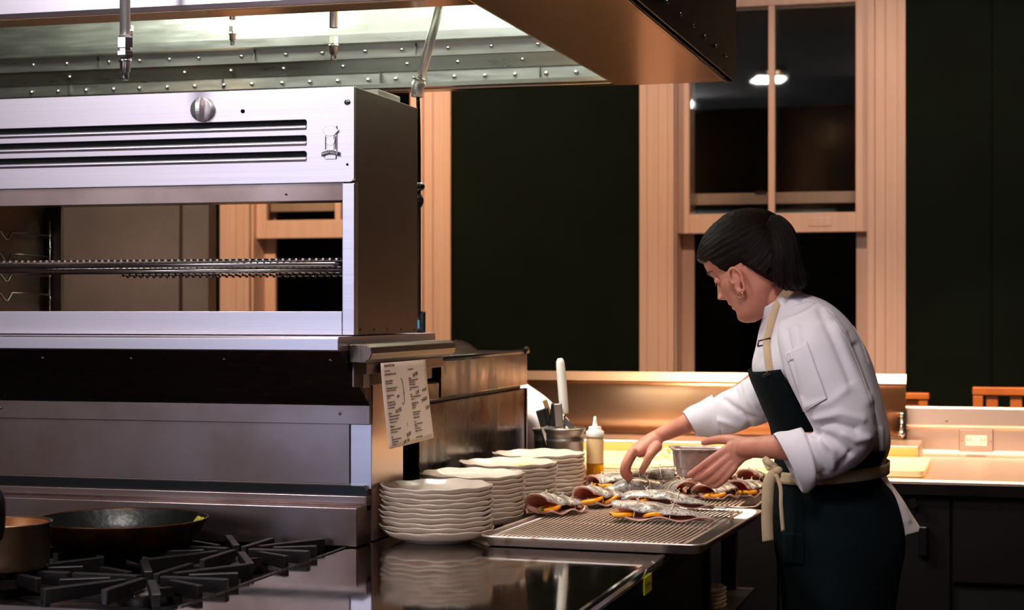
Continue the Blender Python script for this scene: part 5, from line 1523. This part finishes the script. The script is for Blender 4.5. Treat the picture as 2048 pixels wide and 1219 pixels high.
fold_disp(jme, FOLDS, FOLDS_FAR)
jbvh = BVHTree.FromPolygons([v.co.copy() for v in jme.vertices], [tuple(p.vertices) for p in jme.polygons])
jo = obj_from(jme, 'jacket', 'jacket', ck)
def hit(u, v, bvh=jbvh, off=.0015):
    o_ = Vector((0, 0, EYE)); dr = (pw(u, v, 1.0) - o_).normalized()
    loc, nrm, i, ds = bvh.ray_cast(o_, dr)
    if loc is None: return None
    if nrm.dot(dr) > 0: nrm = -nrm
    return loc + nrm * off
def hit_or(u, v, d, **k):
    p = hit(u, v, **k); return p if p is not None else pw(u, v, d)
# cuffs: thick turned-back bands
def band(name, secs, thick, parent, m_='jacket', nt=8, n=44, amp=.0012):
    Lf = Loft(secs); mb = MB()
    R = []
    for i in range(nt + 1):
        R.append([Lf.pt(i / nt, 2 * pi * j / n, amp * sin(3 * 2 * pi * j / n + i)) for j in range(n)])
    for i in range(nt, -1, -1):
        R.append([Lf.pt(i / nt, 2 * pi * j / n, -thick + amp * sin(3 * 2 * pi * j / n + i)) for j in range(n)])
    R.append(R[0])
    mb.rings(R, True, False, 0, True)
    return mb.build(name, m_, parent)
band('cuff', [(1547, 867, 1604, 983, 3.742, .050), (1560, 863, 1609, 986, 3.738, .055), (1580, 859, 1617, 982, 3.732, .060), (1603, 855, 1630, 972, 3.725, .064)], .0075, jo)
band('cuff', [(1366, 823, 1394, 872, 4.300, .040), (1380, 813, 1412, 874, 4.285, .044), (1402, 801, 1428, 873, 4.262, .047), (1424, 790, 1441, 869, 4.235, .050)], .006, jo)
# collar
CL = [(1519, 618, 1590, 570, 3.925, .060), (1523, 632, 1600, 582, 3.925, .064), (1531, 648, 1610, 596, 3.925, .072)]
cl = Loft(CL); cm = MB()
cm.grid(lambda i, j: cl.pt(i, radians(8 + 344 * j), 0), 6, 60); cm.build('collar', 'jacket', jo, solid=.0035)
# sleeve pocket with a small thermometer pocket, seams
def quad(c, nu, nv, off, name, m_, parent, solid=.0012):
    def fn(i, j):
        u = (c[0][0] * (1 - i) + c[1][0] * i) * (1 - j) + (c[3][0] * (1 - i) + c[2][0] * i) * j
        v = (c[0][1] * (1 - i) + c[1][1] * i) * (1 - j) + (c[3][1] * (1 - i) + c[2][1] * i) * j
        return hit_or(u, v, 3.66, off=off)
    return MB().grid(fn, nu, nv).build(name, m_, parent, solid=solid)
pk = quad([(1572, 706), (1614, 685), (1654, 797), (1609, 820)], 14, 30, .0018, 'sleeve_pocket', 'jacket', jo, .0022)
tpk = quad([(1572, 706), (1585, 701), (1590, 718), (1577, 724)], 6, 6, .0038, 'pocket_tab', 'jacket', pk, .0012)
MB().tube([hit_or(1581 + 4 * cos(a), 712 + 6 * sin(a), 3.66, off=.0050) for a in [2 * pi * k / 14 for k in range(15)]], .0006, 5).build('stitched_logo', 'seam', tpk)
def seam(pts, name='seam', r=.0009, parent=None, off=.0006, m_='seam'):
    P = []
    for i in range(len(pts) - 1):
        for k in range(10):
            t = k / 10; P.append((pts[i][0] * (1 - t) + pts[i + 1][0] * t, pts[i][1] * (1 - t) + pts[i + 1][1] * t))
    P.append(pts[-1]); Q = [hit(u, v, off=off) for u, v in P]; Q = [q for q in Q if q is not None]
    if len(Q) > 2: return MB().tube(Q, r, 5).build(name, m_, parent or jo)
seam([(1572, 706), (1609, 820)], off=.004, parent=pk); seam([(1614, 685), (1654, 797), (1609, 820)], off=.0038, parent=pk)
seam([(1586, 612), (1615, 604), (1650, 612), (1672, 632)]); seam([(1668, 640), (1700, 690), (1722, 745), (1742, 800), (1756, 850)])
seam([(1700, 640), (1722, 680), (1738, 730)]); seam([(1783, 965), (1808, 1050)])
# ---------------------------------------------------------------- apron
ap = MB()
def bibfold(i, j): return .0022 * sin(j * 9 + i * 4) * (1 - i)
def bibpt(i, j):
    t0, t1 = .300, .66
    t = t0 + (t1 - t0) * i
    half = (50 + 26 * i + 34 * i * i)
    ph = radians(-half + (2 * half) * j)
    o = .0085 + .004 * G(j - .5, .3) * (1 - i)
    return JT.pt(t, ph, o + bibfold(i, j))
ap.grid(bibpt, 34, 44)
bib = ap.build('apron_bib', 'apron', ck, solid=.0028)
AS = Loft([(1553, 886, 1776, 893, 3.92, .170), (1557, 940, 1764, 937, 3.92, .156), (1553, 990, 1800, 985, 3.92, .176), (1556, 1075, 1817, 1068, 3.92, .190), (1566, 1150, 1800, 1148, 3.92, .188), (1576, 1235, 1790, 1235, 3.92, .186), (1588, 1380, 1784, 1380, 3.92, .186), (1596, 1540, 1782, 1540, 3.92, .188)], 2.2)
sk = MB()
AS.patch(sk, 0.0, 1, -133, 133, 70, 90, .004, fn=lambda i, j: (.0045 * sin(j * 23 + 2 * sin(i * 3)) * i + .002 * sin(j * 41) * i + .003 * noise.noise(Vector((j * 6, i * 8, 0)))))
skirt = sk.build('apron_skirt', 'apron', ck, solid=.0028)
smb = BVHTree.FromPolygons([v.co + ck.location for v in skirt.data.vertices], [tuple(p.vertices) for p in skirt.data.polygons])
pkq = []
def aq(i, j):
    u = 1568 + 42 * i; v = 1063 + 4 * i + 62 * j
    return hit_or(u, v, 3.75, bvh=smb, off=.0030)
MB().grid(aq, 10, 12).build('apron_pocket', 'apron', skirt, solid=.002)
# waist webbing
wb = MB()
wl = Loft([(1553, 938, 1768, 917, 3.92, .164), (1554, 961, 1767, 940, 3.92, .163)], 2.2)
wb.grid(lambda i, j: wl.pt(i, 2 * pi * j, .0060), 3, 90, closed=False)
wb.build('waist_strap', 'strap', ck, solid=.002)
def ribbon(name, pts, w, m_, parent, solid=.0018, nrm=None, tw=0):
    P = smooth_path(pts, 6); R = []
    for i, p in enumerate(P):
        t = (P[min(i + 1, len(P) - 1)] - P[max(i - 1, 0)]).normalized()
        a = (nrm or FV).cross(t).normalized()
        if tw: a = Matrix.Rotation(tw * i / len(P), 3, t) @ a
        R.append([p - a * w / 2, p, p + a * w / 2])
    return MB().rings(R, False, False, 0, True).build(name, m_, parent, solid=solid)
kn = MB(); kn.ball(pw(1549, 948, 3.765), .014, .011, .016, 10); kn.ball(pw(1556, 940, 3.757), .010, .009, .009, 8); kn.ball(pw(1545, 934, 3.768), .011, .008, .012, 8)
kn.build('strap_knot', 'strap', ck)
ribbon('hanging_strap', [pw(1550, 946, 3.755), pw(1538, 962, 3.75), pw(1535, 1000, 3.748), pw(1534, 1040, 3.752), pw(1536, 1082, 3.755)], .024, 'strap', ck, nrm=FV)
ribbon('hanging_strap', [pw(1552, 948, 3.75), pw(1561, 975, 3.745), pw(1562, 1010, 3.742), pw(1566, 1062, 3.745)], .008, 'strap', ck, nrm=FV)
ribbon('hanging_strap', [pw(1552, 935, 3.765), pw(1540, 925, 3.76), pw(1530, 918, 3.77), pw(1540, 938, 3.76)], .014, 'strap', ck, nrm=FV)
# neck strap and buckle
ns = [(1580, 578), (1566, 600), (1553, 628), (1546, 655), (1540, 682), (1541, 712), (1546, 742)]
ribbon('neck_strap', [hit_or(u, v, 3.84, off=.006) for u, v in ns], .0195, 'strap', ck, nrm=FV)
bc_ = hit_or(1537, 686, 3.84, off=.012)
bk = MB(); bk.tube([bc_ + RV * x + UP * z - FV * .002 for x, z in ((-.013, -.010), (.012, -.004), (.014, .008), (-.011, .002), (-.013, -.010))], .0019, 6)
bk.build('buckle', 'buckle', ck)
g_ = hit_or(1549, 745, 3.84, off=.016)
MB().tube([g_ + RV * x + UP * z for x, z in ((-.013, -.006), (.012, .003), (.013, .007), (-.012, -.002), (-.013, -.006))], .0013, 6).build('strap_ring', 'buckle', ck)
# trousers and shoes
tz = MB()
Loft([(1590, 950, 1765, 950, 3.92, .140), (1582, 1010, 1790, 1000, 3.92, .150), (1584, 1065, 1801, 1062, 3.92, .158), (1600, 1130, 1786, 1125, 3.92, .160)]).mesh(tz, 20, 30)
for dd, ou in ((3.83, 0), (4.01, -14)):
    Loft([(1600 + ou, 1085, 1790 + ou, 1080, dd, .085), (1625 + ou, 1200, 1768 + ou, 1200, dd, .082), (1640 + ou, 1400, 1764 + ou, 1400, dd, .070), (1655 + ou, 1600, 1768 + ou, 1600, dd, .062), (1662 + ou, 1830, 1770 + ou, 1830, dd, .060)]).mesh(tz, 20, 26)
obj_from(remesh(tz, .007, 4, .5), 'trousers', 'trousers', ck)
for dd, ou in ((3.83, 0), (4.01, -14)):
    b_ = pw(1716 + ou, 1830, dd); b_.z = 0
    sh = MB(); R = []
    for (x, w_, h_) in ((.055, .028, .05), (.045, .036, .085), (.0, .038, .095), (-.05, .040, .075), (-.11, .046, .055), (-.16, .044, .042), (-.185, .026, .026)):
        R.append([b_ + RV * x + FV * (w_ * cos(2 * pi * k / 20)) + UP * max(0.0, h_ / 2 + h_ / 2 * sin(2 * pi * k / 20)) for k in range(20)])
    sh.rings(R, True, True); sh.build('shoe', 'rubber', ck)

# ---------------------------------------------------------------- the steel pan in the left hand
pn = thing('steel_pan', tuple(pw(1398, 950, 3.985)), 'small deep steel pan held tilted in the left hand over the trout', 'pan')
def pan_ring(hw, hdp, z, r=.018):
    out = []
    Cc = pw(1399, 921, 3.985); ax = (RV * cos(radians(2)) + UP * sin(radians(-1.0))).normalized(); ay = FV; az = UP
    for cx, cy, a0 in ((hw - r, hdp - r, 0), (-hw + r, hdp - r, pi / 2), (-hw + r, -hdp + r, pi), (hw - r, -hdp + r, 3 * pi / 2)):
        for k in range(6):
            a = a0 + pi / 2 * k / 5; out.append(Cc + ax * (cx + r * cos(a)) + ay * (cy + r * sin(a)) + az * z)
    return out
R = [pan_ring(.046, .036, -.0345), pan_ring(.049, .039, -.0315), pan_ring(.0505, .041, -.016), pan_ring(.0555, .046, -.013), pan_ring(.0585, .050, .026), pan_ring(.0655, .057, .0285), pan_ring(.0665, .058, .0265), pan_ring(.0665, .058, .0300), pan_ring(.058, .0495, .0305), pan_ring(.0555, .047, .026), pan_ring(.050, .041, -.028)]
pm_ = MB().rings(R, True, True, 0, False)
M['pan_steel'] = steel('scuffed pan steel', (216, 200, 190), .46, (1, 1, 1), c2=(182, 164, 154), scale=60, rvar=.06)
pm_.build('pan_body', 'pan_steel', pn, bevel=.0012)

# ---------------------------------------------------------------- second cook, bent down behind the fryer
c2 = thing('person', tuple(pw(1060, 1560, 5.20)), 'person in white coat bent down behind the fryer, dark hair above its edge', 'person')
c2.location.z = 0
b2_ = MB(); O2 = pw(925, 770, 5.22); T2 = make_frame(O2, radians(-20), radians(62))
head_mesh(b2_, T2, 50, 48)
ear(b2_, T2, 1); ear(b2_, T2, -1)
limb(b2_, [(O2 + RV * .02 - UP * .03, .055), (pw(985, 775, 5.20), .055), (pw(1020, 800, 5.20), .07)])
Loft([(960, 830, 1000, 745, 5.20, .12), (1020, 880, 1050, 780, 5.20, .13), (1060, 900, 1100, 815, 5.19, .115), (1060, 960, 1128, 900, 5.18, .10)]).mesh(b2_)
for dd in (5.10, 5.28):
    limb(b2_, [(pw(985, 800, dd), .045), (pw(950, 880, dd), .038), (pw(900, 910, dd), .028), (pw(880, 912, dd), .024)])
    hnd = pw(868, 914, dd); b2_.ball(hnd, .035, .022, .018, 10)
    for k in range(4): limb(b2_, [(hnd + FV * (k * .014 - .02), .009), (hnd + FV * (k * .014 - .02) - RV * .035 - UP * .012, .008), (hnd + FV * (k * .014 - .02) - RV * .05 - UP * .03, .006)], 8, 3)
    limb(b2_, [(hnd + FV * -.022, .011), (hnd + FV * -.035 - RV * .02, .009)], 8, 3)
    limb(b2_, [(pw(1092, 940, dd), .075), (pw(1085, 1150, dd), .058), (pw(1095, 1300, dd), .05), (pw(1098, 1520, dd), .035)])
obj_from(remesh(b2_, .006, 2, .4), 'body', 'skin', c2)
h2 = MB(); R = []
for i in range(41):
    z = -.05 + (ZT[-1] + .05) * i / 40
    R.append([T2(head_pt(z, 2 * pi * j / 60, -.006 + .022 * max(0, min(1, (hair_mask(head_pt(z, 2 * pi * j / 60)) + .004) / .014)) + .003 * sin(j * 3.1 + i))) for j in range(60)])
h2.rings(R, True, True); h2 = h2.build('hair', 'hair', c2); set_strand(h2, [(v.co.x * 12, v.co.z * 10, 0) for v in h2.data.vertices])
fl_ = MB()
for (u, v, d, r) in ((905, 699, 5.2, .05), (935, 699, 5.2, .05), (965, 707, 5.2, .035)): fl_.ball(pw(u, v + 10, d), r, r, r * .8, 12)
j2 = MB()
Loft([(955, 840, 1000, 738, 5.20, .13), (1018, 890, 1052, 768, 5.20, .142), (1058, 912, 1104, 806, 5.185, .125), (1058, 960, 1146, 850, 5.18, .110), (1068, 1010, 1146, 930, 5.18, .105), (1060, 1090, 1150, 1060, 5.18, .112)]).mesh(j2, 30, 40)
for dd in (5.09, 5.29): limb(j2, [(pw(990, 800, dd), .058), (pw(952, 872, dd), .052), (pw(915, 902, dd), .040)])
j2m = remesh(j2, .007, 4, .5)
for v in j2m.vertices: v.co += v.normal * (.007 * noise.noise(Vector((v.co.x * 14, v.co.y * 14, v.co.z * 6))))
obj_from(j2m, 'jacket', 'jacket', c2)
t2 = MB()
Loft([(1050, 960, 1140, 955, 5.18, .10), (1045, 1060, 1140, 1060, 5.18, .11)]).mesh(t2)
for dd in (5.12, 5.26): Loft([(1045, 1040, 1135, 1040, dd, .07), (1055, 1300, 1130, 1300, dd, .06), (1068, 1540, 1128, 1540, dd, .05)]).mesh(t2)
obj_from(remesh(t2, .01, 3, .5), 'trousers', 'trousers', c2)
for dd in (5.12, 5.26):
    b_ = pw(1098, 1540, dd); b_.z = 0; sh = MB(); R = []
    for (x, w_, h_) in ((.055, .028, .05), (.0, .038, .095), (-.11, .046, .055), (-.185, .026, .026)):
        R.append([b_ + RV * x + FV * (w_ * cos(2 * pi * k / 16)) + UP * max(0.0, h_ / 2 + h_ / 2 * sin(2 * pi * k / 16)) for k in range(16)])
    sh.rings(R, True, True); sh.build('shoe', 'rubber', c2)
